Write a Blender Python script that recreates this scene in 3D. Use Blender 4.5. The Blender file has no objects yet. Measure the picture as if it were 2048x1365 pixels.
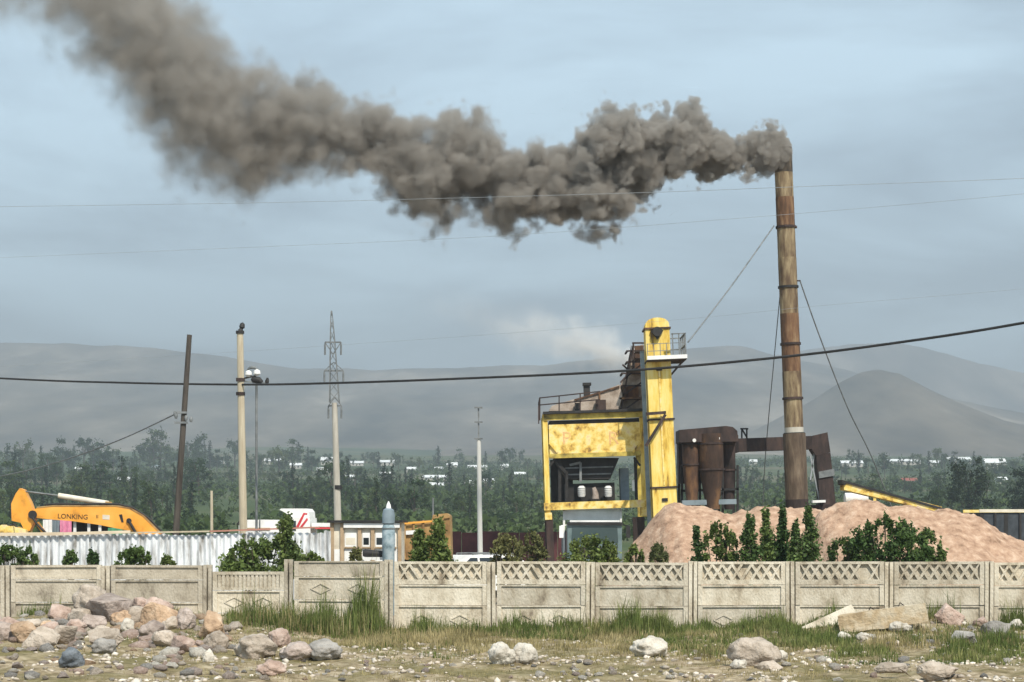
import bpy, bmesh, math, random
import numpy as np
from mathutils import Vector, Matrix, noise

# ------------------------------------------------------------------ camera, sky, sun, exposure
SC = bpy.context.scene
COL = SC.collection
H, F, HOR = 2.1, 4000.0, 1050.0          # eye height, focal length in photo pixels, horizon row
R = math.radians
cam = bpy.data.objects.new('camera', bpy.data.cameras.new('camera'))
COL.objects.link(cam); SC.camera = cam
cam.location = (0, 0, H); cam.rotation_euler = (R(90), 0, 0)
cam.data.sensor_width = 36.0; cam.data.lens = 36.0 * F / 2048.0
cam.data.shift_y = (HOR - 682.5) / 2048.0
cam.data.clip_start = 0.5; cam.data.clip_end = 30000

SUN_EL, SUN_AZ = 48.0, 158.0
W = bpy.data.worlds.new('World'); SC.world = W; W.use_nodes = True
def world():
    nt = W.node_tree; nt.nodes.clear(); N = nt.nodes.new; Lk = nt.links.new
    out = N('ShaderNodeOutputWorld'); bg = N('ShaderNodeBackground'); bg.inputs[1].default_value = 0.10
    sky = N('ShaderNodeTexSky'); sky.sky_type = 'NISHITA'; sky.sun_disc = False
    sky.sun_elevation = R(SUN_EL); sky.sun_rotation = R(SUN_AZ)
    sky.air_density = 1.0; sky.dust_density = 1.6; sky.ozone_density = 1.0; sky.altitude = 700
    tc = N('ShaderNodeTexCoord'); sp = N('ShaderNodeSeparateXYZ'); Lk(tc.outputs['Generated'], sp.inputs[0])
    ad = N('ShaderNodeMath'); ad.operation = 'ADD'; ad.inputs[1].default_value = 0.16; Lk(sp.outputs[2], ad.inputs[0])
    mx = N('ShaderNodeMath'); mx.operation = 'MAXIMUM'; mx.inputs[1].default_value = 0.05; Lk(ad.outputs[0], mx.inputs[0])
    d1 = N('ShaderNodeMath'); d1.operation = 'DIVIDE'; Lk(sp.outputs[0], d1.inputs[0]); Lk(mx.outputs[0], d1.inputs[1])
    d2 = N('ShaderNodeMath'); d2.operation = 'DIVIDE'; Lk(sp.outputs[1], d2.inputs[0]); Lk(mx.outputs[0], d2.inputs[1])
    cb = N('ShaderNodeCombineXYZ'); Lk(d1.outputs[0], cb.inputs[0]); Lk(d2.outputs[0], cb.inputs[1])
    nz = N('ShaderNodeTexNoise'); nz.inputs['Scale'].default_value = 1.1; nz.inputs['Detail'].default_value = 6
    nz.inputs['Roughness'].default_value = 0.55; nz.inputs['Distortion'].default_value = 0.4
    Lk(cb.outputs[0], nz.inputs['Vector'])
    rp = N('ShaderNodeValToRGB'); rp.color_ramp.elements[0].position = 0.38; rp.color_ramp.elements[1].position = 0.58
    rp.color_ramp.elements[0].color = (4.9, 6.3, 7.5, 1); rp.color_ramp.elements[1].color = (8.9, 11.6, 13.4, 1)
    Lk(nz.outputs['Fac'], rp.inputs[0])
    mix = N('ShaderNodeMix'); mix.data_type = 'RGBA'
    mix.inputs['Factor'].default_value = 0.75; Lk(sky.outputs[0], mix.inputs[6]); Lk(rp.outputs[0], mix.inputs[7])   # thin streaked cloud over the blue
    Lk(mix.outputs[2], bg.inputs[0]); Lk(bg.outputs[0], out.inputs[0])
world()
sl = bpy.data.lights.new('sun', 'SUN'); sl.energy = 4.4; sl.angle = R(0.6); sl.color = (1.0, 0.93, 0.82)
sun = bpy.data.objects.new('sun', sl); COL.objects.link(sun)
sdir = Vector((math.sin(R(SUN_AZ)) * math.cos(R(SUN_EL)), math.cos(R(SUN_AZ)) * math.cos(R(SUN_EL)), math.sin(R(SUN_EL))))
sun.rotation_euler = (-sdir).to_track_quat('-Z', 'Y').to_euler(); sun.location = (0, 0, 60)
vs = SC.view_settings
vs.view_transform = 'Standard'; vs.look = 'None'; vs.gamma = 1.0; vs.use_curve_mapping = False; vs.exposure = 0.24
SC.render.engine = 'CYCLES'
SC.cycles.volume_bounces = 2; SC.cycles.max_bounces = 6; SC.cycles.diffuse_bounces = 3
SC.cycles.volume_step_rate = 1.0; SC.cycles.volume_max_steps = 256
SC.cycles.use_denoising = True

# ------------------------------------------------------------------ helpers
def px2w(px, py, Y): return Vector(((px - 1024) / F * Y, Y, H - (py - HOR) / F * Y))

def tag(o, label=None, cat=None, group=None, kind=None):
    if label: o['label'] = label
    if cat: o['category'] = cat
    if group: o['group'] = group
    if kind: o['kind'] = kind
    return o

def empty(name, loc, label=None, cat=None, group=None, rot=(0, 0, 0)):
    o = bpy.data.objects.new(name, None); COL.objects.link(o)
    o.location = loc; o.rotation_euler = rot; o.empty_display_size = 0.3
    return tag(o, label, cat, group)

def link(name, me, mat=None, parent=None, loc=None):
    o = bpy.data.objects.new(name, me); COL.objects.link(o)
    if mat is not None:
        for m in (mat if isinstance(mat, (list, tuple)) else [mat]): me.materials.append(m)
    if parent is not None: o.parent = parent
    if loc is not None: o.location = loc
    return o

class MB:
    """collects shapes for one mesh"""
    def __init__(s): s.v = []; s.f = []
    def add(s, vs, fs):
        b = len(s.v); s.v += [tuple(v) for v in vs]; s.f += [tuple(i + b for i in f) for f in fs]; return s
    def box(s, a, b):
        x0, y0, z0 = a; x1, y1, z1 = b
        return s.add([(x0,y0,z0),(x1,y0,z0),(x1,y1,z0),(x0,y1,z0),(x0,y0,z1),(x1,y0,z1),(x1,y1,z1),(x0,y1,z1)],
                     [(3,2,1,0),(4,5,6,7),(0,1,5,4),(1,2,6,5),(2,3,7,6),(3,0,4,7)])
    def prism(s, poly, y0, y1):
        n = len(poly)
        return s.add([(x, y0, z) for x, z in poly] + [(x, y1, z) for x, z in poly],
                     [tuple(range(n))[::-1], tuple(range(n, 2*n))] + [(i, (i+1) % n, n + (i+1) % n, n + i) for i in range(n)])
    def bar(s, p, q, w, h=None):
        p, q = Vector(p), Vector(q); h = h or w
        d = (q - p).normalized(); up = Vector((0, 1, 0)) if abs(d.y) < 0.9 else Vector((0, 0, 1))
        a = d.cross(up).normalized() * (w / 2); b = d.cross(a).normalized() * (h / 2)
        vs = [p - a - b, p + a - b, p + a + b, p - a + b, q - a - b, q + a - b, q + a + b, q - a + b]
        return s.add(vs, [(3,2,1,0),(4,5,6,7),(0,1,5,4),(1,2,6,5),(2,3,7,6),(3,0,4,7)])
    def tube(s, pts, rs, n=10, cap=True):
        pts = [Vector(p) for p in pts]
        if not isinstance(rs, (list, tuple)): rs = [rs] * len(pts)
        vs, fs = [], []; ref = None
        for i, p in enumerate(pts):
            t = (pts[min(i+1, len(pts)-1)] - pts[max(i-1, 0)]).normalized()
            if ref is None: ref = Vector((0, 1, 0)) if abs(t.y) < 0.9 else Vector((1, 0, 0))
            a = t.cross(ref).normalized(); b = a.cross(t).normalized(); ref = b
            for k in range(n):
                an = 2 * math.pi * k / n
                vs.append(p + (a * math.cos(an) + b * math.sin(an)) * rs[i])
        for i in range(len(pts) - 1):
            for k in range(n):
                fs.append((i*n + k, i*n + (k+1) % n, (i+1)*n + (k+1) % n, (i+1)*n + k))
        if cap: fs += [tuple(range(n))[::-1], tuple(range((len(pts)-1)*n, len(pts)*n))]
        return s.add(vs, fs)
    def build(s, name, mat, parent=None, loc=None, smooth=False, world=False):
        """world=True: the vertices are world points, stored relative to loc (or the parent's place)"""
        off = Vector((0, 0, 0))
        if world:
            off = Vector(loc) if loc is not None else OFF.get(parent, Vector((0, 0, 0)))
        me = bpy.data.meshes.new(name)
        me.from_pydata([(v[0]-off.x, v[1]-off.y, v[2]-off.z) for v in s.v], [], s.f)
        bm = bmesh.new(); bm.from_mesh(me); bmesh.ops.recalc_face_normals(bm, faces=bm.faces); bm.to_mesh(me); bm.free()
        if smooth:
            for p in me.polygons: p.use_smooth = True
            me.set_sharp_from_angle(angle=R(40))
        o = link(name, me, mat, parent, loc)
        OFF[o] = off if world else OFF.get(parent, Vector((0, 0, 0)))
        return o
OFF = {}

def root(name, loc, label, cat, group=None):
    o = empty(name, loc, label, cat, group); OFF[o] = Vector(loc); return o

def np_mesh(name, V, Q, mat, parent=None, loc=None, mi=None):
    """fast mesh: V (n,3) array, Q (m,k) array of faces with k corners"""
    me = bpy.data.meshes.new(name); n, (m, k) = len(V), Q.shape
    me.vertices.add(n); me.vertices.foreach_set('co', np.asarray(V, dtype=np.float32).ravel())
    me.loops.add(m * k); me.loops.foreach_set('vertex_index', Q.astype(np.int32).ravel())
    me.polygons.add(m); me.polygons.foreach_set('loop_start', (np.arange(m) * k).astype(np.int32))
    me.polygons.foreach_set('loop_total', np.full(m, k, dtype=np.int32))
    if mi is not None: me.polygons.foreach_set('material_index', mi.astype(np.int32))
    me.update(calc_edges=True); me.validate()
    return link(name, me, mat, parent, loc)

def text_mesh(body, size, depth=0.004):
    cu = bpy.data.curves.new('lettering', 'FONT'); cu.body = body; cu.size = size; cu.extrude = depth; cu.resolution_u = 3
    o = bpy.data.objects.new('lettering', cu); COL.objects.link(o)
    me = bpy.data.meshes.new_from_object(o.evaluated_get(bpy.context.evaluated_depsgraph_get()))
    bpy.data.objects.remove(o); bpy.data.curves.remove(cu)
    return me

def fbm(x, y, z=0.0, oct=4):
    return noise.fractal(Vector((x, y, z)), 0.9, 2.1, oct)

# ------------------------------------------------------------------ materials
M = {}
def pm(name, stops, scale=3.0, detail=6, stretch=(1, 1, 1), rough=0.85, bump=0.0, bscale=30.0, metallic=0.0, rnd=0.0, island=0.0,
       contrast=None, trans=0.0, spec=0.3):
    m = bpy.data.materials.new(name); m.use_nodes = True; M[name] = m
    nt = m.node_tree; N = nt.nodes.new; Lk = nt.links.new
    b = nt.nodes['Principled BSDF']; b.inputs['Roughness'].default_value = rough; b.inputs['Metallic'].default_value = metallic
    b.inputs['Specular IOR Level'].default_value = spec
    tc = N('ShaderNodeTexCoord'); mp = N('ShaderNodeMapping'); mp.inputs['Scale'].default_value = stretch
    Lk(tc.outputs['Object'], mp.inputs[0])
    oi = N('ShaderNodeObjectInfo')
    mu = N('ShaderNodeMath'); mu.operation = 'MULTIPLY'; mu.inputs[1].default_value = 37.0; Lk(oi.outputs['Random'], mu.inputs[0])
    va = N('ShaderNodeVectorMath'); va.operation = 'ADD'; Lk(mp.outputs[0], va.inputs[0]); Lk(mu.outputs[0], va.inputs[1])
    nz = N('ShaderNodeTexNoise'); nz.inputs['Scale'].default_value = scale; nz.inputs['Detail'].default_value = detail
    nz.inputs['Roughness'].default_value = 0.62; Lk(va.outputs[0], nz.inputs['Vector'])
    rp = N('ShaderNodeValToRGB'); cr = rp.color_ramp
    if not isinstance(stops[0][0], (int, float)) or len(stops[0]) != 2:
        k = len(stops); stops = [(0.32 + 0.36 * i / max(1, k - 1), c) for i, c in enumerate(stops)]
    cr.elements[0].position = stops[0][0]; cr.elements[0].color = (*stops[0][1], 1)
    cr.elements[1].position = stops[-1][0]; cr.elements[1].color = (*stops[-1][1], 1)
    for p, c in stops[1:-1]:
        e = cr.elements.new(p); e.color = (*c, 1)
    Lk(nz.outputs['Fac'], rp.inputs[0]); colr = rp.outputs[0]
    for amt, by_object in ((rnd, True), (island, False)):
        if not amt: continue
        hs = N('ShaderNodeHueSaturation'); Lk(colr, hs.inputs['Color']); mr = N('ShaderNodeMapRange')
        mr.inputs['To Min'].default_value = 1 - amt; mr.inputs['To Max'].default_value = 1 + amt
        if by_object: Lk(oi.outputs['Random'], mr.inputs['Value'])
        else:
            g = N('ShaderNodeNewGeometry'); Lk(g.outputs['Random Per Island'], mr.inputs['Value'])
        Lk(mr.outputs[0], hs.inputs['Value'])
        if by_object and island:
            mh = N('ShaderNodeMapRange'); mh.inputs['To Min'].default_value = 0.53; mh.inputs['To Max'].default_value = 0.47; Lk(oi.outputs['Random'], mh.inputs['Value']); Lk(mh.outputs[0], hs.inputs['Hue'])
        colr = hs.outputs[0]
    Lk(colr, b.inputs['Base Color'])
    if bump:
        n2 = N('ShaderNodeTexNoise'); n2.inputs['Scale'].default_value = bscale; n2.inputs['Detail'].default_value = 5
        Lk(va.outputs[0], n2.inputs['Vector'])
        bp = N('ShaderNodeBump'); bp.inputs['Strength'].default_value = bump; bp.inputs['Distance'].default_value = 0.05
        Lk(n2.outputs['Fac'], bp.inputs['Height']); Lk(bp.outputs[0], b.inputs['Normal'])
    if trans:
        t = N('ShaderNodeBsdfTranslucent'); Lk(colr, t.inputs[0]); ms = N('ShaderNodeMixShader'); ms.inputs[0].default_value = trans
        Lk(b.outputs[0], ms.inputs[1]); Lk(t.outputs[0], ms.inputs[2]); Lk(ms.outputs[0], nt.nodes['Material Output'].inputs[0])
    return m

pm('concrete', [(0.31, (0.20, 0.16, 0.115)), (0.40, (0.40, 0.34, 0.25)), (0.49, (0.50, 0.44, 0.34)), (0.62, (0.585, 0.525, 0.42))], 1.7, 10, (1.6, 1, 0.9), rough=0.95, bump=0.5, bscale=18, rnd=0.15)
pm('concrete_grey', [(0.32, (0.20, 0.165, 0.125)), (0.46, (0.43, 0.375, 0.29)), (0.66, (0.54, 0.48, 0.385))], 1.7, 9, (1.6, 1, 0.9), rough=0.95, bump=0.5, bscale=18, rnd=0.15)
pm('concrete_pole', [(0.3, (0.33, 0.30, 0.25)), (0.7, (0.50, 0.47, 0.40))], 1.5, 6, (3, 3, 0.4), rough=0.9)
pm('white_pole', [(0.3, (0.50, 0.50, 0.47)), (0.7, (0.68, 0.67, 0.62))], 1.5, 6, (3, 3, 0.4), rough=0.9)
pm('dark_wood', [(0.3, (0.035, 0.03, 0.026)), (0.7, (0.10, 0.085, 0.07))], 2.0, 6, (6, 6, 0.5), rough=0.9)
pm('pale_wood', [(0.3, (0.36, 0.30, 0.21)), (0.7, (0.52, 0.46, 0.34))], 2.0, 6, (6, 6, 0.5), rough=0.9)
pm('plank', [(0.3, (0.50, 0.40, 0.28)), (0.7, (0.68, 0.58, 0.43))], 2.0, 6, (0.5, 6, 6), rough=0.9)
pm('red_plank', [(0.3, (0.30, 0.12, 0.09)), (0.7, (0.45, 0.24, 0.18))], 2.0, 6, (0.5, 6, 6), rough=0.9)
pm('slate_sheet', [(0.34, (0.22, 0.205, 0.18)), (0.44, (0.46, 0.465, 0.46)), (0.54, (0.66, 0.68, 0.69)), (0.70, (0.76, 0.77, 0.78))], 2.4, 9, (3, 1, 0.5), rough=0.8, bump=0.15, rnd=0.06)
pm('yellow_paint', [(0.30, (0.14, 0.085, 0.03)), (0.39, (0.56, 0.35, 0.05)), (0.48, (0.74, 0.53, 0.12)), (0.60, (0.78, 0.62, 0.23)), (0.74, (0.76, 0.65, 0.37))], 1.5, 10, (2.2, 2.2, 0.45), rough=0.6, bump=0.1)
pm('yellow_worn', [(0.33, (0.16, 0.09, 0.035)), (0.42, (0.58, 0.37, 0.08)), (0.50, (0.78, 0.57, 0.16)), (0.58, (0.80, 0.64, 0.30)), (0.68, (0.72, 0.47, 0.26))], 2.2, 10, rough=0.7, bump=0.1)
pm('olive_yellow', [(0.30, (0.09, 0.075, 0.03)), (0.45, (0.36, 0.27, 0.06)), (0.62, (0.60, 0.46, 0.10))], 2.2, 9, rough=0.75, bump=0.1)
pm('rock_pale_dust', [(0.3, (0.22, 0.17, 0.13)), (0.5, (0.38, 0.31, 0.25)), (0.7, (0.50, 0.43, 0.36))], 2.2, 9, rough=0.98, bump=0.5)
pm('faded_red', [(0.40, (0.76, 0.54, 0.17)), (0.52, (0.66, 0.36, 0.17)), (0.64, (0.78, 0.56, 0.24))], 9, 9, rough=0.8)
pm('rust_dark', [(0.3, (0.018, 0.014, 0.013)), (0.5, (0.042, 0.029, 0.026)), (0.7, (0.082, 0.052, 0.042))], 1.8, 8, (1.5, 1.5, 0.5), rough=0.85, bump=0.15)
pm('rust_brown', [(0.3, (0.030, 0.020, 0.016)), (0.5, (0.085, 0.048, 0.032)), (0.70, (0.22, 0.115, 0.05))], 1.4, 8, (1.5, 1.5, 0.5), rough=0.85, bump=0.15)
pm('rust_orange', [(0.30, (0.040, 0.024, 0.018)), (0.46, (0.13, 0.062, 0.033)), (0.60, (0.25, 0.125, 0.055)), (0.74, (0.36, 0.25, 0.13))], 1.5, 8, (2, 2, 0.7), rough=0.85, bump=0.15)
pm('stack_cream', [(0.28, (0.07, 0.045, 0.025)), (0.40, (0.115, 0.075, 0.044)), (0.55, (0.235, 0.175, 0.10)), (0.72, (0.38, 0.305, 0.185))], 2.2, 10, (2, 2, 0.4), rough=0.85, bump=0.3)
pm('stack_rust', [(0.28, (0.055, 0.034, 0.022)), (0.44, (0.105, 0.055, 0.030)), (0.58, (0.18, 0.10, 0.052)), (0.74, (0.29, 0.21, 0.12))], 2.2, 10, (2, 2, 0.4), rough=0.85, bump=0.3)
pm('stack_low', [(0.28, (0.045, 0.033, 0.024)), (0.46, (0.095, 0.066, 0.045)), (0.60, (0.15, 0.11, 0.075)), (0.74, (0.22, 0.17, 0.12))], 2.2, 10, (2, 2, 0.4), rough=0.85, bump=0.3)
pm('rust_cyclone', [(0.3, (0.030, 0.020, 0.016)), (0.5, (0.062, 0.037, 0.026)), (0.68, (0.17, 0.09, 0.04))], 1.1, 8, (1.5, 1.5, 0.6), rough=0.85, bump=0.15)
pm('stack_soot', [(0.3, (0.018, 0.016, 0.014)), (0.55, (0.07, 0.055, 0.04)), (0.75, (0.20, 0.15, 0.09))], 1.4, 9, (2, 2, 0.45), rough=0.9)
pm('black_steel', [(0.3, (0.012, 0.012, 0.012)), (0.7, (0.035, 0.032, 0.03))], 4, 5, rough=0.6)
pm('grey_steel', [(0.3, (0.10, 0.11, 0.11)), (0.7, (0.24, 0.25, 0.25))], 3, 5, rough=0.6, metallic=0.2)
pm('bin_steel', [(0.3, (0.022, 0.028, 0.034)), (0.7, (0.06, 0.07, 0.08))], 3, 6, rough=0.7)
pm('galv_steel', [(0.3, (0.24, 0.26, 0.27)), (0.7, (0.40, 0.42, 0.43))], 3, 5, rough=0.55, metallic=0.3)
pm('white_paint', [(0.3, (0.62, 0.61, 0.58)), (0.6, (0.80, 0.79, 0.76))], 2, 6, rough=0.5)
pm('cream_paint', [(0.3, (0.50, 0.44, 0.34)), (0.6, (0.70, 0.64, 0.52))], 2, 6, rough=0.7)
pm('tan_paint', [(0.3, (0.25, 0.17, 0.10)), (0.6, (0.44, 0.32, 0.20))], 2, 6, rough=0.8)
pm('orange_paint', [(0.28, (0.38, 0.17, 0.03)), (0.42, (0.74, 0.32, 0.04)), (0.65, (0.82, 0.41, 0.08))], 0.9, 6, rough=0.45)
pm('tipper_orange', [(0.3, (0.13, 0.07, 0.03)), (0.5, (0.34, 0.20, 0.075)), (0.68, (0.46, 0.31, 0.13))], 1.5, 8, rough=0.7)
pm('pale_blue', [(0.36, (0.14, 0.19, 0.21)), (0.5, (0.27, 0.35, 0.38)), (0.64, (0.38, 0.44, 0.46))], 5, 8, rough=0.6)
pm('blue_grey', [(0.3, (0.13, 0.17, 0.19)), (0.6, (0.22, 0.27, 0.30))], 2, 6, rough=0.6)
pm('truck_teal', [(0.3, (0.09, 0.13, 0.13)), (0.6, (0.15, 0.20, 0.20))], 2, 6, rough=0.5)
pm('red_print', [(0.3, (0.45, 0.03, 0.04)), (0.7, (0.60, 0.06, 0.07))], 5, 3, rough=0.6)
pm('pink_cloth', [(0.3, (0.55, 0.16, 0.28)), (0.7, (0.70, 0.28, 0.40))], 6, 3, rough=0.9)
pm('green_cloth', [(0.3, (0.05, 0.22, 0.12)), (0.7, (0.10, 0.35, 0.20))], 6, 3, rough=0.9)
pm('maroon_sheet', [(0.3, (0.055, 0.018, 0.02)), (0.7, (0.12, 0.04, 0.04))], 1.0, 4, rough=0.7)
pm('lettering_black', [(0.4, (0.02, 0.018, 0.012)), (0.6, (0.05, 0.04, 0.02))], 20, 3, rough=0.6)
pm('sand_gravel', [(0.30, (0.19, 0.115, 0.07)), (0.44, (0.35, 0.22, 0.145)), (0.54, (0.42, 0.275, 0.185)), (0.68, (0.54, 0.39, 0.28))], 3.2, 14, rough=0.98, bump=0.8, bscale=14)
pm('hill_soil_shade', [(0.34, (0.035, 0.030, 0.024)), (0.46, (0.10, 0.082, 0.062)), (0.56, (0.16, 0.13, 0.098)), (0.68, (0.30, 0.25, 0.195))], 0.0035, 13, (1.6, 0.45, 1), rough=1.0)  # wide tone range paints in gully shading, besides scrub and rock patches
pm('roof_white', [(0.3, (0.66, 0.66, 0.65)), (0.7, (0.82, 0.82, 0.80))], 0.5, 4, rough=0.6)
pm('roof_red', [(0.3, (0.22, 0.06, 0.045)), (0.7, (0.34, 0.11, 0.08))], 0.5, 4, rough=0.8)
pm('house_wall', [(0.3, (0.42, 0.39, 0.34)), (0.7, (0.60, 0.57, 0.52))], 0.5, 4, rough=0.9, rnd=0.15)
pm('bark', [(0.3, (0.05, 0.038, 0.028)), (0.7, (0.12, 0.095, 0.07))], 3, 5, (4, 4, 0.6), rough=0.95)
pm('far_leaf', [(0.3, (0.026, 0.052, 0.015)), (0.7, (0.075, 0.11, 0.03))], 0.06, 4, rough=0.8, island=0.28, trans=0.25, rnd=0.35)
pm('far_leaf_dark', [(0.3, (0.013, 0.028, 0.011)), (0.7, (0.034, 0.056, 0.019))], 0.06, 4, rough=0.8, island=0.28, trans=0.2, rnd=0.30)
pm('bush_leaf', [(0.3, (0.055, 0.095, 0.022)), (0.7, (0.15, 0.20, 0.05))], 1.6, 4, rough=0.6, island=0.5, trans=0.3, rnd=0.30)
pm('bush_leaf_dark', [(0.3, (0.042, 0.080, 0.022)), (0.7, (0.125, 0.175, 0.045))], 1.6, 4, rough=0.6, island=0.5, trans=0.25, rnd=0.30)
pm('bush_leaf_olive', [(0.3, (0.075, 0.085, 0.028)), (0.7, (0.17, 0.17, 0.06))], 1.6, 4, rough=0.7, island=0.4, trans=0.25, rnd=0.25)
pm('grass_green', [(0.3, (0.065, 0.095, 0.020)), (0.5, (0.12, 0.15, 0.038)), (0.68, (0.25, 0.24, 0.09))], 0.9, 5, rough=0.8, island=0.45, trans=0.3)
pm('grass_dry', [(0.3, (0.15, 0.135, 0.05)), (0.5, (0.30, 0.245, 0.115)), (0.72, (0.46, 0.385, 0.21))], 0.9, 5, rough=0.85, island=0.4, trans=0.25)
for nm, a, b, c in (('rock_beige', (0.24, 0.195, 0.15), (0.39, 0.325, 0.26), (0.50, 0.43, 0.36)), ('rock_mauve', (0.20, 0.155, 0.13), (0.34, 0.275, 0.235), (0.46, 0.385, 0.335)),
                    ('rock_orange', (0.25, 0.165, 0.105), (0.43, 0.295, 0.19), (0.55, 0.425, 0.31)), ('rock_pink', (0.27, 0.185, 0.145), (0.43, 0.315, 0.255), (0.54, 0.435, 0.37)),
                    ('rock_grey', (0.16, 0.15, 0.135), (0.28, 0.26, 0.235), (0.40, 0.37, 0.33)), ('rock_slate', (0.075, 0.085, 0.095), (0.14, 0.155, 0.17), (0.23, 0.245, 0.26)),
                    ('rock_white', (0.34, 0.30, 0.245), (0.50, 0.455, 0.385), (0.60, 0.56, 0.485))):
    pm(nm, [(0.3, a), (0.5, b), (0.7, c)], 4.5, 10, rough=0.97, bump=0.9, bscale=16, rnd=0.14)

def glass_mat():
    m = bpy.data.materials.new('window_glass'); m.use_nodes = True; M['glass'] = m
    b = m.node_tree.nodes['Principled BSDF']; b.inputs['Base Color'].default_value = (0.015, 0.02, 0.022, 1)
    b.inputs['Roughness'].default_value = 0.08; b.inputs['Specular IOR Level'].default_value = 0.6
glass_mat()
def windscreen():
    m = M['glass'].copy(); M['windscreen'] = m; m.name = 'windscreen_glass'
    m.node_tree.nodes['Principled BSDF'].inputs['Base Color'].default_value = (0.05, 0.075, 0.075, 1)
windscreen()

def ground_mat():
    m = bpy.data.materials.new('dry_ground'); m.use_nodes = True; M['ground'] = m
    nt = m.node_tree; N = nt.nodes.new; Lk = nt.links.new; b = nt.nodes['Principled BSDF']; b.inputs['Roughness'].default_value = 1.0
    b.inputs['Specular IOR Level'].default_value = 0.1
    tc = N('ShaderNodeTexCoord')
    def nz(s, d=6):
        n = N('ShaderNodeTexNoise'); n.inputs['Scale'].default_value = s; n.inputs['Detail'].default_value = d; n.inputs['Roughness'].default_value = 0.65
        Lk(tc.outputs['Object'], n.inputs['Vector']); return n
    def ramp(src, st):
        r = N('ShaderNodeValToRGB'); r.color_ramp.elements[0].position = st[0][0]; r.color_ramp.elements[0].color = (*st[0][1], 1)
        r.color_ramp.elements[1].position = st[-1][0]; r.color_ramp.elements[1].color = (*st[-1][1], 1)
        for p, c in st[1:-1]:
            e = r.color_ramp.elements.new(p); e.color = (*c, 1)
        Lk(src, r.inputs[0]); return r.outputs[0]
    def mix(f, a, c):
        x = N('ShaderNodeMix'); x.data_type = 'RGBA'; Lk(f, x.inputs['Factor']); Lk(a, x.inputs[6]); Lk(c, x.inputs[7]); return x.outputs[2]
    near = ramp(nz(3.5, 9).outputs['Fac'], [(0.34, (0.10, 0.078, 0.042)), (0.48, (0.26, 0.20, 0.125)), (0.64, (0.46, 0.38, 0.265))])
    grassy = ramp(nz(6.0, 7).outputs['Fac'], [(0.32, (0.075, 0.07, 0.025)), (0.68, (0.22, 0.185, 0.085))])
    g = ramp(nz(0.55, 5).outputs['Fac'], [(0.42, (0, 0, 0)), (0.60, (0.85, 0.85, 0.85))])
    near = mix(g, near, grassy)
    far = ramp(nz(0.006, 6).outputs['Fac'], [(0.36, (0.038, 0.056, 0.024)), (0.5, (0.065, 0.088, 0.036)), (0.6, (0.13, 0.115, 0.07)), (0.7, (0.065, 0.085, 0.04))])
    yard = ramp(nz(0.5, 6).outputs['Fac'], [(0.35, (0.16, 0.125, 0.09)), (0.65, (0.29, 0.235, 0.175))])
    sp = N('ShaderNodeSeparateXYZ'); Lk(tc.outputs['Object'], sp.inputs[0])
    def step(a, c):
        r = N('ShaderNodeMapRange'); r.inputs['From Min'].default_value = a; r.inputs['From Max'].default_value = c; Lk(sp.outputs[1], r.inputs['Value']); return r.outputs[0]
    col = mix(step(40.5, 42), near, yard); col = mix(step(115, 150), col, far)
    Lk(col, b.inputs['Base Color'])
    bp = N('ShaderNodeBump'); bp.inputs['Strength'].default_value = 0.7; bp.inputs['Distance'].default_value = 0.04
    Lk(nz(11, 8).outputs['Fac'], bp.inputs['Height']); Lk(bp.outputs[0], b.inputs['Normal'])
ground_mat()

# ------------------------------------------------------------------ ground and hills
TY = [0, 41, 44, 150, 250, 400, 600, 800, 1000, 1300, 1700, 2500, 3500, 9500]
TZ = [0, 0, -0.3, -0.3, 1.16, 3.6, 8.85, 17.1, 26.6, 40.4, 58.0, 92.7, 139.0, 170.0]
def near_relief(x, y):
    m = 0.55 * math.exp(-((x + 7.4) / 2.6) ** 2 - ((y - 38.2) / 2.0) ** 2)
    m += 0.16 * math.exp(-((x + 9.5) / 2.5) ** 2 - ((y - 33.5) / 2.0) ** 2)
    m += 0.26 * math.exp(-((x - 7.6) / 2.2) ** 2 - ((y - 37.9) / 1.3) ** 2)
    m += 0.11 * fbm(x * 0.35, y * 0.35, 3.1) + 0.06 * fbm(x * 1.3, y * 1.3, 7.7) + 0.025 * fbm(x * 5, y * 5, 1.7, 3)
    return m * (1.0 if y < 40.1 else max(0.0, 1 - (y - 40.1) / 0.8)) * min(1.0, max(0.0, (y + 5) / 12))
def ground_z(x, y):
    z = float(np.interp(y, TY, TZ))
    if y < 41: z += near_relief(x, y)
    elif y > 150: z += (y - 150) * 0.004 * fbm(x * 0.0022, y * 0.0022, 5.5, 3) * min(1, (y - 150) / 300)
    return z
def on_ground(px, py):
    """the point of the near ground that shows at a photo pixel"""
    Y = 24.0
    while Y < 38.8:
        x = (px - 1024) / F * Y
        if HOR + (H - ground_z(x, Y)) * F / Y <= py: break
        Y += 0.04
    return Vector(((px - 1024) / F * Y, Y, ground_z((px - 1024) / F * Y, Y)))

def make_ground():
    xs = list(np.arange(-13, 13.01, 0.13)); a = 13.0; st = 0.25
    while a < 5000: st *= 1.27; a += st; xs += [a]; xs.insert(0, -a)
    ys = list(np.arange(-60, 20, 4.0)) + list(np.arange(20, 41.2, 0.13)); b = ys[-1]; st = 0.5
    while b < 9300: st = min(st * 1.13, 90); b += st; ys.append(b)
    V = np.array([(x, y, ground_z(x, y)) for y in ys for x in xs]); nx, ny = len(xs), len(ys)
    i = np.arange(nx - 1)[None, :] + nx * np.arange(ny - 1)[:, None]; i = i.ravel()
    o = np_mesh('ground', V, np.stack([i, i + 1, i + nx + 1, i + nx], 1), M['ground'])
    for p in o.data.polygons: p.use_smooth = True
    tag(o, 'dry stony ground with sparse grass running back to green fields', 'ground', kind='structure')
make_ground()

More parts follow.
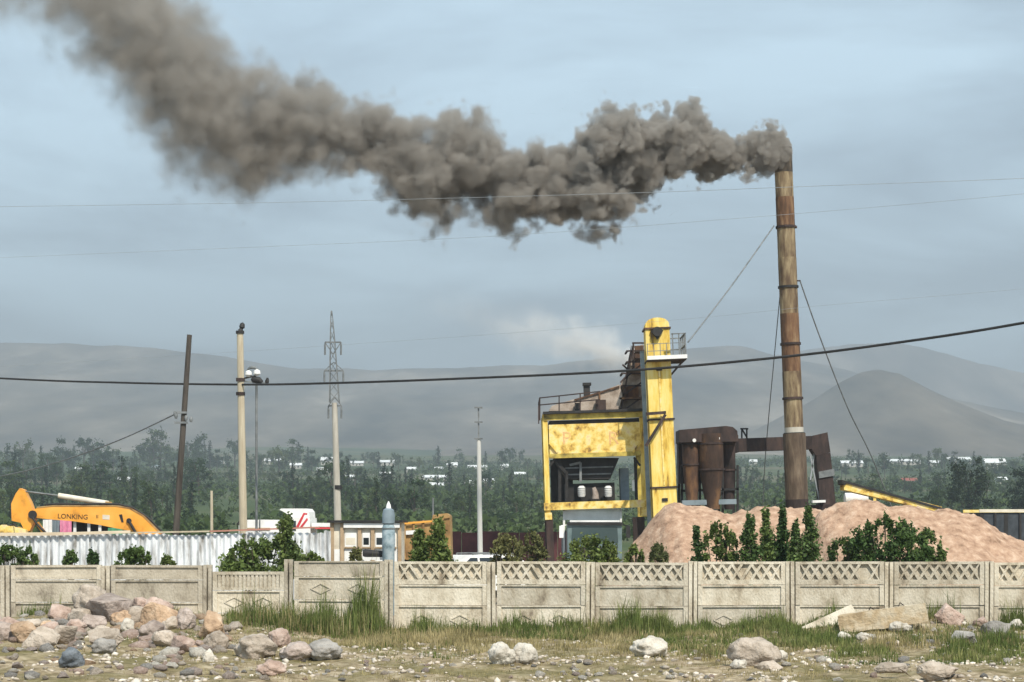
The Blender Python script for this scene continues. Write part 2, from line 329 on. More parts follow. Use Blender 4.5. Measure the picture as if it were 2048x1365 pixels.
def hill(name, label, Yr, Y0, prof, seed, rough=0.05, back=1500, gul=1.9):
    pxs, pys = zip(*prof); Xr = [(p - 1024) / F * Yr for p in pxs]; Zr = [H - (q - HOR) / F * Yr for q in pys]
    xs = np.linspace(Xr[0], Xr[-1], 230); ys = np.concatenate([np.linspace(Y0, Yr, 90), np.linspace(Yr, Yr + back, 14)[1:]])
    V = []
    for y in ys:
        for x in xs:
            zr = float(np.interp(x, Xr, Zr)); b0 = float(np.interp(y, TY, TZ)) - 6
            if y <= Yr: t = (y - Y0) / (Yr - Y0); k = t ** 1.55
            else: k = 1 - ((y - Yr) / back) ** 1.3
            hgt = max(0.0, zr - b0) * k
            n = noise.ridged_multi_fractal(Vector((x / 260.0 + seed, y / 1500.0, seed)), 0.9, 2.1, 6, 1.0, 2.0) - 1.0
            n2 = fbm(x / 160.0, y / 260.0, seed, 5)
            V.append((x, y, b0 + hgt * (1 + rough * n * gul * (1 - 0.8 * max(0.0, 2 * k - 1))) + rough * 90 * n2 * k * (1 - 0.75 * k)))
    nx, ny = len(xs), len(ys); i = (np.arange(nx - 1)[None, :] + nx * np.arange(ny - 1)[:, None]).ravel()
    o = np_mesh(name, np.array(V), np.stack([i, i + 1, i + nx + 1, i + nx], 1), M['hill_soil_shade'])
    for p in o.data.polygons: p.use_smooth = True
    tag(o, label, 'hill', kind='structure')
hill('hills', 'long bare grey hills fading in haze behind the village', 4400, 2300,
     [(-1800, 700), (-400, 690), (0, 687), (150, 690), (300, 699), (450, 715), (600, 737), (750, 741), (900, 737), (1080, 732), (1200, 719), (1300, 704), (1380, 696),
      (1440, 693), (1500, 698), (1560, 714), (1640, 727), (1700, 742), (1780, 775), (1900, 820), (2048, 850), (2400, 880), (3800, 890)], 3.3, 0.06)
hill('near_hill', 'bare rounded hill with eroded flanks beyond the chimney', 2600, 1900,
     [(900, 900), (1200, 896), (1400, 886), (1500, 868), (1600, 815), (1640, 795), (1680, 768), (1720, 750), (1755, 742), (1800, 750), (1850, 775), (1900, 800), (1950, 828),
      (2000, 845), (2100, 860), (2400, 850), (3800, 860)], 8.1, 0.08, 900)
hill('far_ridge', 'pale blue far ridge almost lost in haze', 5700, 4300,
     [(600, 800), (1300, 760), (1500, 720), (1600, 705), (1700, 692), (1780, 688), (1850, 700), (1950, 725), (2048, 748), (2300, 790), (3400, 800)], 1.9, 0.05)

# ------------------------------------------------------------------ the precast concrete fence
WY = 40.0
def wx(px): return (px - 1024) / 100.0
def wz(py): return H - (py - HOR) / 100.0
fence = root('concrete_fence', (0, WY, 0), 'long beige precast concrete fence of posts and patterned panels', 'fence')
POSTS = [-190, 12, 212, 415, 578, 778, 983, 1180, 1385, 1580, 1777, 1977, 2178]
TOPS = {0: 1131, 1: 1131, 2: 1132, 3: 1143, 4: 1121}
fr = random.Random(4)
for k, p in enumerate(POSTS):
    top = 1124 if k >= 4 else 1131
    if k in (4, 5): top = 1120
    mb = MB(); x = wx(p); z1 = wz(top) + fr.uniform(-0.012, 0.012); lean = fr.uniform(-0.012, 0.012)
    for a, b, y in ((-0.085, -0.016, -0.055), (0.016, 0.085, -0.055), (-0.02, 0.02, 0.02)):
        poly = [(x + a, -0.3), (x + b, -0.3), (x + b + lean, z1), (x + a + lean, z1)]
        mb.prism(poly, WY + y, WY + 0.09)
    mb.build('post', M['concrete'] if k > 4 else M['concrete_grey'], fence, world=True)
def panel(kind, x0, x1, z0, z1, mat, ch):
    """one precast panel: slab with raised frame and its own relief"""
    mb = MB(); yb = WY + ch.uniform(-0.008, 0.008); g = 0.006
    z0 += g; z1 -= g
    mb.box((x0, yb + (0.03 if kind == 'lattice' else 0.0), z0), (x1, yb + 0.07, z1))
    fw = 0.09
    mb.box((x0, yb - 0.035, z0), (x0 + fw, yb + 0.032, z1)); mb.box((x1 - fw, yb - 0.035, z0), (x1, yb + 0.032, z1))
    xi0, xi1 = x0 + fw + 0.001, x1 - fw - 0.001
    if kind == 'lattice':
        mb.box((xi0, yb - 0.036, z1 - 0.05), (xi1, yb + 0.032, z1 + 0.001))          # coping rail
        mb.box((xi0, yb - 0.034, z0), (xi1, yb + 0.032, z0 + 0.10))
        a, b = z0 + 0.10, z1 - 0.05; n = 8; w = (xi1 - xi0) / n
        for i in range(n):
            for s in (0, 1):
                xa, xb = xi0 + i * w, xi0 + (i + 1) * w
                p, q = ((xa, a), (xb, b)) if s == 0 else ((xa, b), (xb, a))
                if ch.random() < 0.05: continue                                      # a broken rib
                dx, dz = (0.030, 0)
                yy = yb - 0.030 - 0.002 * s - 0.0011 * (i % 2)
                mb.prism([(p[0] - dx if i else p[0], p[1]), (p[0] + dx, p[1]), (q[0] + (dx if i < n - 1 else 0), q[1]), (q[0] - dx, q[1])], yy, yb + 0.033)
        zm = (a + b) / 2
    elif kind == 'rail':
        mb.box((xi0, yb - 0.036, z1 - 0.045), (xi1, yb + 0.002, z1 + 0.001)); mb.box((xi0, yb - 0.034, z0), (xi1, yb + 0.002, z0 + 0.06))
    elif kind == 'baluster':
        mb.box((xi0, yb - 0.036, z1 - 0.06), (xi1, yb + 0.002, z1 + 0.001)); mb.box((xi0, yb - 0.034, z0), (xi1, yb + 0.002, z0 + 0.05))
        n = 15
        for i in range(n):
            xa = xi0 + (i + 0.5) * (xi1 - xi0) / n
            mb.box((xa - 0.028, yb - 0.026, z0 + 0.05), (xa + 0.028, yb + 0.003, z1 - 0.06))
    elif kind == 'diamond':
        mb.box((xi0, yb - 0.03, z1 - 0.03), (xi1, yb + 0.002, z1 + 0.001))
        for cx in (xi0 + (xi1 - xi0) * 0.27, xi0 + (xi1 - xi0) * 0.73):
            cz = (z0 + z1) / 2 - 0.01; rx, rz = 0.20, 0.10
            pts = [(cx - rx, cz), (cx, cz + rz), (cx + rx, cz), (cx, cz - rz)]
            for i in range(4):
                p, q = pts[i], pts[(i + 1) % 4]
                mb.bar((p[0], yb - 0.006 - 0.0012 * (i % 2), p[1]), (q[0], yb - 0.006 - 0.0012 * (i % 2), q[1]), 0.022, 0.022)
    else:
        mb.box((xi0, yb - 0.03, z1 - 0.028), (xi1, yb + 0.002, z1 + 0.001))
    xm, tl, yt = (x0 + x1) / 2, ch.uniform(-0.005, 0.005), ch.uniform(-0.025, 0.025)
    mb.v = [(x, y + (z - z0) * yt, z + (x - xm) * tl) for x, y, z in mb.v]
    mb.build('panel', mat, fence, world=True)
for k in range(len(POSTS) - 1):
    x0, x1 = wx(POSTS[k]) + 0.108, wx(POSTS[k + 1]) - 0.092
    j = fr.uniform(-0.012, 0.012)
    if k in (0, 1, 2): rows = [('rail', 1131, 1161), ('plain', 1161, 1206), ('plain', 1206, 1262)]
    elif k == 3: rows = [('baluster', 1143, 1181), ('diamond', 1181, 1226), ('plain', 1226, 1268)]
    elif k == 4: rows = [('plain', 1121, 1152), ('diamond', 1152, 1199), ('plain', 1199, 1268)]
    else: rows = [('lattice', 1124, 1171), ('plain', 1171, 1212), ('diamond', 1212, 1268)]
    for kind, a, b in rows:
        panel(kind, x0, x1, wz(b) + j, wz(a) + j, M['concrete_grey'] if (k < 3 or (k == 4 and a < 1140)) else M['concrete'], fr)

# ------------------------------------------------------------------ mixing plant: frames that lean a little with the old ground
GZ = -0.3
class Frame:
    """a leaning upright plane of the plant: pixels of the photo become metres in the thing's own axes"""
    def __init__(s, px0, Y, lean, name, label, cat, group=None):
        s.s = F / Y; s.px0 = px0; s.Y = Y; s.a = R(lean); s.gy = HOR + (H - GZ) * s.s
        s.o = empty(name, ((px0 - 1024) / s.s, Y, GZ), label, cat, group, rot=(0, -s.a, 0))
    def p(s, px, py, d=0.0):
        dx, dz = (px - s.px0) / s.s, (s.gy - py) / s.s; c, n = math.cos(s.a), math.sin(s.a)
        return Vector((dx * c + dz * n, d, -dx * n + dz * c))
    def rect(s, mb, x0, y0, x1, y1, d0, d1):
        c = s.p((x0 + x1) / 2, (y0 + y1) / 2); w, h = abs(x1 - x0) / 2 / s.s, abs(y1 - y0) / 2 / s.s
        mb.box((c.x - w, d0, c.z - h), (c.x + w, d1, c.z + h)); return mb
    def part(s, name, mat, *rects, parent=None):
        mb = MB()
        for r in rects: s.rect(mb, *r)
        return mb.build(name, M[mat], parent or s.o)
    def bars(s, name, mat, segs, w, parent=None, h=None):
        mb = MB()
        for a, b in segs: mb.bar(s.p(*a), s.p(*b), w, h)
        return mb.build(name, M[mat], parent or s.o)

T = Frame(1190, 86, 1.9, 'mixing_tower', 'yellow steel asphalt mixing tower with open hopper bay above a truck', 'mixing plant')
D = 3.3
for x in (1093, 1287):
    for d in (0.0, D):
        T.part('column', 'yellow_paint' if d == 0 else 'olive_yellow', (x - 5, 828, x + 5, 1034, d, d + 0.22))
        T.part('leg', 'rust_dark', (x - 7 + (8 if x < 1200 else -3), 1034, x + 7 + (8 if x < 1200 else -3), 1166, d - 0.02, d + 0.30))
T.part('column_foot', 'yellow_worn', (1090, 1026, 1104, 1040, -0.06, 0.30)); T.part('column_foot', 'yellow_worn', (1281, 1012, 1295, 1032, -0.06, 0.30))
T.part('front_panel', 'yellow_worn', (1098.3, 847, 1281.7, 906, 0.04, 0.10))
T.part('side_panel', 'yellow_worn', (1089, 847, 1092, 906, 0.23, D - 0.01)); T.part('side_panel', 'yellow_worn', (1288, 847, 1291, 906, 0.23, D - 0.01))
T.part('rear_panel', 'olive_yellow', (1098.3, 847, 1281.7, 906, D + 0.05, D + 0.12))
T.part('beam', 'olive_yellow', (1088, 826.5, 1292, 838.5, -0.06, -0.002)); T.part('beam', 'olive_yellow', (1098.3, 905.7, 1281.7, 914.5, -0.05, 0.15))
T.part('beam', 'yellow_worn', (1088, 1003, 1292, 1018, -0.08, -0.003))
T.part('floor_deck', 'rust_dark', (1098.3, 1006, 1281.7, 1016, 0.0, D)); T.part('roof_deck', 'black_steel', (1086, 821, 1294, 826, -0.25, D + 0.3))
T.part('gap_shade_block', 'black_steel', (1098.3, 839, 1281.7, 846.6, 0.12, D))  # solid black block put in for the shade of the gap below the beam
for a_, b_, mt in (((1099, 886, -0.03), (1115, 905, -0.03), 'yellow_paint'), ((1281, 886, -0.03), (1266, 905, -0.03), 'yellow_paint'), ((1100, 932, 0.1), (1112, 915, 0.1), 'black_steel'), ((1281, 932, 0.1), (1268, 915, 0.1), 'black_steel')):
    T.bars('gusset', mt, [(a_, b_)], 0.09)
for ch, xx, yy, hh in (('P', 1124, 889, 0.78), ('R', 1216, 889, 0.80)):
    me = text_mesh(ch, hh, 0.004); me.transform(Matrix.Rotation(R(90), 4, 'X')); lo = link('lettering', me, M['faded_red'], T.o); lo.location = T.p(xx, yy, 0.032)
# inside the bay: hopper, drive, motors
mb = MB(); q = [T.p(1108, 915), T.p(1240, 915), T.p(1222, 958), T.p(1135, 958)]
mb.prism([(v.x, v.z) for v in q], 0.7, D - 0.4); T_h = mb.build('hopper', M['black_steel'], T.o)
T.bars('hopper_rib', 'grey_steel', [((1130, 936, 0.66), (1228, 933, 0.66)), ((1134, 949, 0.66), (1224, 947, 0.66))], 0.06, parent=T_h)
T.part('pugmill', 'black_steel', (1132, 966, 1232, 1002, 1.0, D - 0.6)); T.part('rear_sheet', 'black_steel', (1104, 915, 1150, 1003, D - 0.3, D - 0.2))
T.bars('pipe', 'grey_steel', [((1140, 930, 0.5), (1162, 925, 0.5)), ((1162, 925, 0.5), (1162, 964, 0.5))], 0.10)
T.bars('pipe', 'black_steel', [((1120, 915, 0.4), (1120, 1003, 0.4)), ((1134, 940, 0.5), (1134, 1003, 0.5)), ((1108, 918, 0.3), (1132, 945, 0.3))], 0.13)
for x in (1164.5, 1218):
    mb = MB(); a = T.p(x, 994, 0.55); mb.tube([a, a + Vector((0, 0, 0.08)), a + Vector((0, 0, 0.40)), a + Vector((0, 0, 0.48))], [0.13, 0.165, 0.165, 0.09], 14)
    m_ = mb.build('motor', M['white_paint'], T.o, smooth=True)
    mb = MB()
    for dz in (0.12, 0.2, 0.28, 0.36): mb.tube([a + Vector((0, 0, dz)), a + Vector((0, 0, dz + 0.02))], 0.172, 14)
    mb.build('cooling_fin', M['grey_steel'], m_)
mb = MB(); a = T.p(1192, 998, 0.5); mb.tube([a, a + Vector((0, 0, 0.25)), a + Vector((-0.06, 0, 0.5))], [0.16, 0.13, 0.08], 12); mb.build('gearbox', M['rock_mauve'], T.o, smooth=True)
T.part('cabinet', 'blue_grey', (1244, 935, 1262, 1003, 1.4, 2.2)); T.part('ladder_post', 'black_steel', (1271, 915, 1277, 1003, 0.7, 0.8)); T.part('notice', 'white_paint', (1266, 960, 1270.8, 982, 0.6, 0.63))
# roof: rail, sloping screen housing, vent
segs = []
for x in (1079.5, 1118, 1160): segs.append(((x, 797 - (x - 1079) * 0.10, -0.2), (x, 824, -0.2)))
segs += [((1079.5, 797, -0.2), (1200, 784, -0.2)), ((1079.5, 811, -0.2), (1200, 800, -0.2)), ((1079.5, 797, -0.2), (1079.5, 797, D + 0.2)), ((1079.5, 797, D + 0.2), (1079.5, 840, D + 0.2)), ((1079.5, 824, -0.2), (1079.5, 842, -0.2))]
T.bars('railing', 'rust_dark', segs, 0.05)
mb = MB(); q = [T.p(*v) for v in ((1098, 821), (1104, 811), (1150, 797), (1196, 784), (1240, 768), (1246, 790), (1238, 821))]
mb.prism([(v.x, v.z) for v in q], 0.5, 2.4); hs = mb.build('screen_housing', M['rock_pale_dust'], T.o)
T.bars('flange', 'rust_brown', [((1150, 799, 0.46), (1240, 772, 0.46)), ((1200, 786, 0.46), (1200, 820, 0.46))], 0.07, parent=hs)
T.part('vent_pipe', 'black_steel', (1169, 768, 1182, 800, 0.9, 1.2)); T.part('vent_cap', 'black_steel', (1167, 763, 1184, 768.5, 0.8, 1.3))
T.part('roof_motor', 'black_steel', (1150, 806, 1160, 821, 0.1, 0.4)); T.part('roof_motor', 'rust_dark', (1192, 800, 1212, 821, 0.0, 0.4))
mb = MB(); q = [T.p(*v) for v in ((1230, 821), (1236, 782), (1252, 752), (1264, 732), (1268, 692), (1290, 684), (1292, 821))]
mb.prism([(v.x, v.z) for v in q], 1.15, 2.3); mb.build('incline_casing', pm('dusty_brown', [(0.3, (0.16, 0.115, 0.085)), (0.5, (0.32, 0.25, 0.195)), (0.7, (0.46, 0.39, 0.32))], 2.5, 9, rough=0.95, bump=0.4), T.o)
# stair tower up to the elevator head
segs = []
for x in (1243, 1290):
    for d in (0.6, 2.0): segs.append(((x + (26 if x < 1260 else 2), 684, d), (x, 822, d)))
for a, b in ((822, 790), (790, 760), (760, 722)): segs.append(((1246, a, 0.6), (1290, b, 0.6))); segs.append(((1290, a, 2.0), (1250, b, 2.0)))
for y in (700, 722, 745, 770, 796): segs.append(((1256 if y < 740 else 1246, y, 0.6), (1291, y, 0.6))); segs.append(((1256 if y < 740 else 1246, y, 0.6), (1256 if y < 740 else 1246, y, 2.0)))
segs += [((1266, 684, 0.6), (1290, 684, 0.6)), ((1242, 764, 0.5), (1268, 735, 0.5)), ((1268, 735, 0.5), (1268, 684, 0.5))]
st = T.bars('stair_frame', 'rust_dark', segs, 0.07)
T.part('landing', 'rust_brown', (1262, 740, 1292, 744, 0.5, 2.1)); T.part('landing', 'rust_brown', (1240, 793, 1292, 797, 0.5, 2.1))
T.part('chute_box', 'rust_brown', (1272, 688, 1291, 739, 0.9, 1.8)); T.part('chute_box', 'rust_orange', (1250, 768, 1280, 792, 0.9, 1.9)); T.part('sheet', 'white_paint', (1264, 690, 1271, 704, 0.7, 0.74))

E = Frame(1336, 84, 2.5, 'bucket_elevator', 'tall yellow bucket elevator column with rounded head and railed platform', 'elevator')
ED = 1.25
c0, c1 = E.p(1337, 1166), E.p(1321, 655)
xc = c0.x; hw = 0.505
for a, b, sh in ((1166, 976, 'yellow_paint'), (974.5, 840, 'yellow_paint'), (837.5, 724, 'yellow_paint'), (723, 657, 'yellow_paint')):
    z0, z1 = E.p(1336, a).z, E.p(1328, b).z; MB().box((xc - hw, 0, z0), (xc + hw, ED, z1)).build('casing', M[sh], E.o)
for y, mt in ((975, 'rust_dark'), (838.7, 'rust_dark'), (656, 'rust_brown')):
    z = E.p(1332, y).z; MB().box((xc - hw - 0.06, -0.06, z - 0.035), (xc + hw + 0.06, ED + 0.06, z + 0.035)).build('flange', M[mt], E.o)
z = E.p(1322, 655).z; poly = [(xc - hw, z)] + [(xc - hw * math.cos(t), z + 0.06 + 0.36 * math.sin(t) ** 0.8) for t in np.linspace(0.0, math.pi, 13)] + [(xc + hw, z)]
MB().prism(poly, 0.0, ED).build('head', M['yellow_paint'], E.o)
zc = E.p(1322, 664).z; mb = MB(); mb.tube([(xc - 0.03, -0.28, zc), (xc - 0.03, 0.0, zc)], 0.20, 14); mb.prism([(xc - 0.3, zc + 0.05), (xc - 0.03, zc - 0.34), (xc + 0.24, zc + 0.05)], -0.16, -0.02)
mb.build('head_bearing', M['black_steel'], E.o, smooth=True)
for y in (738, 1000):
    zz = E.p(1330, y).z; MB().box((xc - 0.12, -0.05, zz - 0.07), (xc + 0.12, 0.02, zz + 0.07)).build('hatch', M['black_steel'], E.o)
for y in (790, 905):
    zz = E.p(1330, y).z
MB().box((xc - 0.035, -0.03, E.p(1336, 970).z), (xc + 0.035, 0.003, E.p(1330, 742).z)).build('seam_strip', M['yellow_worn'], E.o)
zp = E.p(1336, 718).z; xl, xr = xc - hw - 0.02, xc + hw + 0.62
MB().box((xl, -0.62, zp - 0.10), (xr, ED + 0.35, zp - 0.04)).build('platform', M['rust_dark'], E.o)
MB().box((xl, -0.66, zp - 0.06), (xr + 0.02, -0.625, zp + 0.10)).build('toe_board', M['white_paint'], E.o)
mb = MB(); zt = zp + 0.98
for x in np.linspace(xl + 0.03, xr - 0.03, 7): mb.bar((x, -0.6, zp - 0.05), (x, -0.6, zt if x > xc + hw else zp + 0.62), 0.03 if x < xc + hw else 0.05)
for zz in (zp + 0.3, zp + 0.6): mb.bar((xl, -0.6, zz), (xr, -0.6, zz), 0.025)
mb.bar((xc + hw, -0.6, zt), (xr, -0.6, zt), 0.05)
for y in (0.0, 0.7, ED + 0.3): mb.bar((xr - 0.03, y, zp - 0.05), (xr - 0.03, y, zt), 0.05)
for zz in (zp + 0.5, zt): mb.bar((xr - 0.03, -0.6, zz), (xr - 0.03, ED + 0.3, zz), 0.05); mb.bar((xc + hw, ED + 0.3, zz), (xr, ED + 0.3, zz), 0.05)
mb.build('railing', M['grey_steel'], E.o)
mb = MB(); zs = zp - 0.12; mb.bar((xr - 0.1, 0.2, zs), (xc + hw, 0.2, zs - 0.55), 0.07); mb.bar((xr - 0.1, 1.0, zs), (xc + hw, 1.0, zs - 0.55), 0.07); mb.build('bracket', M['rust_dark'], E.o)
E.bars('brace', 'rust_dark', [((1291, 829, -0.25), (1331, 826, -0.25)), ((1330, 830, -0.25), (1291, 893, -0.25))], 0.12)
MB().box((xc - hw - 0.22, 0.5, E.p(1310, 1166).z), (xc - hw - 0.06, 0.8, E.p(1300, 700).z)).build('ladder_channel', M['blue_grey'], E.o)

C = Frame(1420, 92, 1.5, 'cyclone_dust_collector', 'rusty brown cyclone dust collector beside the yellow elevator', 'dust collector')
def cyc(x, ytop, ycyl, ybot, r, rb, d, mat, nm):
    a, b, c = C.p(x, ytop, d), C.p(x, ycyl, d), C.p(x, ybot, d); mb = MB()
    mb.tube([(b.x, d, a.z), (b.x, d, b.z + 0.02), (b.x, d, b.z), (b.x, d, c.z), (b.x, d, c.z - 0.35)], [r, r, r * 0.99, rb, rb], 20)
    o = mb.build(nm, M[mat], C.o, smooth=True)
    MB().tube([(b.x, d, b.z - 0.03), (b.x, d, b.z + 0.05)], r + 0.035, 20).build('flange', M['rust_dark'], o); MB().tube([(b.x, d, a.z - 0.5), (b.x, d, a.z - 0.42)], r + 0.03, 20).build('flange', M['rust_dark'], o)
    return o
cyc(1383, 868, 930, 1004, 0.40, 0.26, 0.2, 'rust_brown', 'cyclone'); cyc(1423, 868, 940, 1004, 0.57, 0.34, 0.0, 'rust_cyclone', 'cyclone'); cyc(1461, 868, 940, 1004, 0.34, 0.24, 0.9, 'rust_dark', 'cyclone')
mb = MB(); q = [(1357, 861), (1450, 853), (1464, 855), (1473, 863), (1475, 880), (1475, 884), (1357, 886)]; q = [C.p(*v) for v in q]
mb.prism([(v.x, v.z) for v in q], -0.35, 1.6); C_h = mb.build('header_box', M['rust_dark'], C.o)
for x, y in ((1387, 882), (1434, 878)): a = C.p(x, y, -0.45); MB().tube([a, a + Vector((0, 0.12, 0))], 0.085, 12).build('hatch_cover', M['white_paint'], C_h, smooth=True)
C.part('rear_casing', 'rust_dark', (1362, 884, 1476, 965, 1.2, 2.2))
C.bars('support_frame', 'black_steel', [((x, 930, d), (x, 1160, d)) for x in (1366, 1402, 1448, 1478) for d in (0.6, 2.2)] + [((1364, 982, 0.6), (1480, 978, 0.6)), ((1366, 1060, 0.6), (1448, 985, 0.6))], 0.11)
C.part('valve', 'white_paint', (1437, 966, 1442, 980, -0.1, 0.0)); C.part('screw_conveyor', 'blue_grey', (1364, 1000, 1472, 1010, -0.2, 0.2))

K = Frame(1592, 91, 2.3, 'chimney', 'tall leaning rusty steel chimney pouring out brown smoke', 'chimney')
kb, kt = K.p(1592, 1164), K.p(1563, 300); kx = K.p(1588, 860).x
bands = [1166, 1000, 868, 856, 797, 744, 688, 628, 574, 516, 454, 395, 345, 296]
mats = ['rust_dark', 'stack_low', 'concrete_pole', 'stack_cream', 'stack_cream', 'stack_rust', 'stack_rust', 'stack_cream', 'stack_cream', 'stack_cream', 'stack_rust', 'stack_cream', 'stack_soot']
for i in range(len(bands) - 1):
    z0, z1 = K.p(1592, bands[i]).z, K.p(1575, bands[i + 1]).z
    def kr(y): return 0.515 if y > 868 else 0.405 + 0.022 * (y - 300) / 560
    n = 5; mb = MB(); rr = [kr((bands[i] + bands[i + 1]) / 2) + (0.0 if i % 2 else 0.006)] * n
    mb.tube([(kx, 0, z0 + (z1 - z0) * t) for t in np.linspace(0, 1, n)], rr, 28); mb.build('section', M[mats[i]], K.o, smooth=True)
    if i in (2, 4, 6, 8, 10):
        MB().tube([(kx, 0, z0 - 0.05), (kx, 0, z0 + 0.05)], rr[0] + 0.05, 28).build('flange_ring', M['black_steel' if i in (2, 8) else 'rust_dark'], K.o, smooth=True)
for i in range(3):
    an = 2 * math.pi * i / 3 + 0.4; z = K.p(1575, 452).z; MB().box((kx + 0.43 * math.cos(an) - 0.05, 0.43 * math.sin(an) - 0.05, z - 0.1), (kx + 0.52 * math.cos(an) + 0.05, 0.52 * math.sin(an) + 0.05, z)).build('guy_lug', M['rust_dark'], K.o)

U = Frame(1560, 94, 2.0, 'exhaust_duct', 'dark square exhaust duct running from dust collector past chimney foot', 'duct')
U.part('straight_duct', 'rust_dark', (1466, 875, 1624, 901, 0.0, 1.0)); mb = MB()
q = [U.p(*v) for v in ((1624.2, 872), (1655, 865), (1661, 905), (1632, 912), (1624.2, 900))]; mb.prism([(v.x, v.z) for v in q], 0.0, 1.0); mb.build('elbow', M['rust_dark'], U.o)
q = [U.p(*v) for v in ((1633, 910.5), (1661, 905.5), (1674, 1030), (1642, 1030))]; mb = MB(); mb.prism([(v.x, v.z) for v in q], 0.02, 0.98); mb.build('down_duct', M['rust_dark'], U.o)
q = [U.p(*v) for v in ((1637, 944), (1668, 938), (1669, 952), (1638, 957))]; mb = MB(); mb.prism([(v.x, v.z) for v in q], -0.05, 1.05); mb.build('joint_band', M['grey_steel'], U.o)
U.part('flange', 'rust_dark', (1472, 871, 1477, 905, -0.05, 1.05)); U.part('flange', 'rust_dark', (1606, 871, 1610, 905, -0.05, 1.05))
U.bars('damper', 'black_steel', [((1486, 856, 0.5), (1486, 876, 0.5)), ((1496, 856, 0.5), (1496, 876, 0.5)), ((1483, 857, 0.5), (1499, 857, 0.5)), ((1486, 857, 0.5), (1496, 874, 0.5))], 0.07)
U.part('fan_base', 'rust_dark', (1590, 1010, 1680, 1168, 0.0, 1.4)); U.part('step', 'white_paint', (1622, 1001, 1648, 1006, -0.5, 0.0))
U.bars('stay', 'galv_steel', [((1622, 912, 0.2), (1640, 1000, 0.2)), ((1630, 905, 0.2), (1622, 960, 0.2))], 0.06)

# ------------------------------------------------------------------ truck loading below the tower
def truck_front():
    Y = 84.5; s = F / Y; x0, x1 = (1135 - 1024) / s, (1244 - 1024) / s; cx = (x0 + x1) / 2; w = (x1 - x0) / 2
    t = root('tipper_truck', (cx, Y, GZ), 'grey green truck with pale frame parked under the yellow tower', 'truck')
    def z(py): return H - (py - HOR) / s
    poly = [(cx - w, 0.55), (cx + w, 0.55), (cx + w, z(1052)), (cx + w - 0.12, z(1040)), (cx - w + 0.12, z(1040)), (cx - w, z(1052))]
    MB().prism(poly, Y, Y + 1.7).build('cab', M['truck_teal'], t, world=True)
    MB().prism([(cx - w + 0.16, z(1086)), (cx + w - 0.16, z(1086)), (cx + w - 0.2, z(1054)), (cx - w + 0.2, z(1054))], Y - 0.02, Y + 0.01).build('windscreen', M['windscreen'], t, world=True)
    MB().box((cx - w - 0.02, Y - 0.12, z(1050)), (cx + w + 0.02, Y - 0.005, z(1045))).build('sun_visor', M['black_steel'], t, world=True)
    MB().box((cx - w + 0.2, Y - 0.06, 0.75), (cx + w - 0.2, Y - 0.003, 1.15)).build('grille', M['black_steel'], t, world=True)
    MB().box((cx - w - 0.03, Y - 0.18, 0.25), (cx + w + 0.03, Y + 0.1, 0.56)).build('bumper', M['grey_steel'], t, world=True)
    for sx in (-1, 1):
        MB().tube([(cx + sx * (w - 0.3), Y - 0.05, 0.68), (cx + sx * (w - 0.3), Y + 0.05, 0.68)], 0.13, 14).build('headlight', M['white_paint'], t, world=True)
        mb = MB(); mb.bar((cx + sx * w, Y + 0.05, z(1050)), (cx + sx * (w + 0.28), Y - 0.1, z(1052)), 0.04); mb.box((cx + sx * (w + 0.26) - 0.09, Y - 0.14, z(1076)), (cx + sx * (w + 0.26) + 0.09, Y - 0.08, z(1052))); mb.build('mirror', M['white_paint' if sx < 0 else 'black_steel'], t, world=True)
        for y in (Y + 0.7, Y + 4.0, Y + 5.3):
            wl = MB().tube([(cx + sx * (w - 0.05), y, 0.2), (cx + sx * (w - 0.38), y, 0.2)], 0.5, 20).build('wheel', M['black_steel'], t, world=True)
            MB().tube([(cx + sx * (w - 0.03), y, 0.2), (cx + sx * (w - 0.06), y, 0.2)], 0.26, 14).build('rim', M['grey_steel'], wl, world=True)
    mb = MB(); mb.box((cx - w - 0.08, Y + 1.9, z(1040)), (cx + w + 0.08, Y + 1.98, z(1022)))
    for a, b in (((cx - w - 0.1, 0.9), (cx - w - 0.1, z(1020))), ((cx + w + 0.05, 0.9), (cx + w + 0.05, z(1020))), ((cx - w - 0.14, z(1020)), (cx + w + 0.1, z(1019)))): mb.bar((a[0], Y + 1.85, a[1]), (b[0], Y + 1.85, b[1]), 0.09)
    mb.build('headboard', M['white_paint'], t, world=True)
    MB().box((cx - w + 0.1, Y - 0.015, z(1044.6)), (cx + w - 0.1, Y - 0.003, z(1041))).build('roof_trim', M['white_paint'], t, world=True)
    MB().bar((cx - 0.5, Y - 0.05, z(1087)), (cx + 0.1, Y - 0.035, z(1066)), 0.02).build('wiper', M['black_steel'], t, world=True)
    mb = MB(); mb.box((cx - w - 0.05, Y + 2.0, 0.7), (cx + w + 0.05, Y + 6.6, 0.85))
    for sx in (-1, 1): mb.box((cx + sx * (w + 0.05) - 0.04, Y + 2.0, 0.86), (cx + sx * (w + 0.05) + 0.04, Y + 6.6, 1.85))
    mb.build('tipper_body', M['truck_teal'], t, world=True)
    MB().box((cx - 0.45, Y + 0.3, 0.35), (cx + 0.45, Y + 6.4, 0.62)).build('chassis', M['black_steel'], t, world=True)
truck_front()

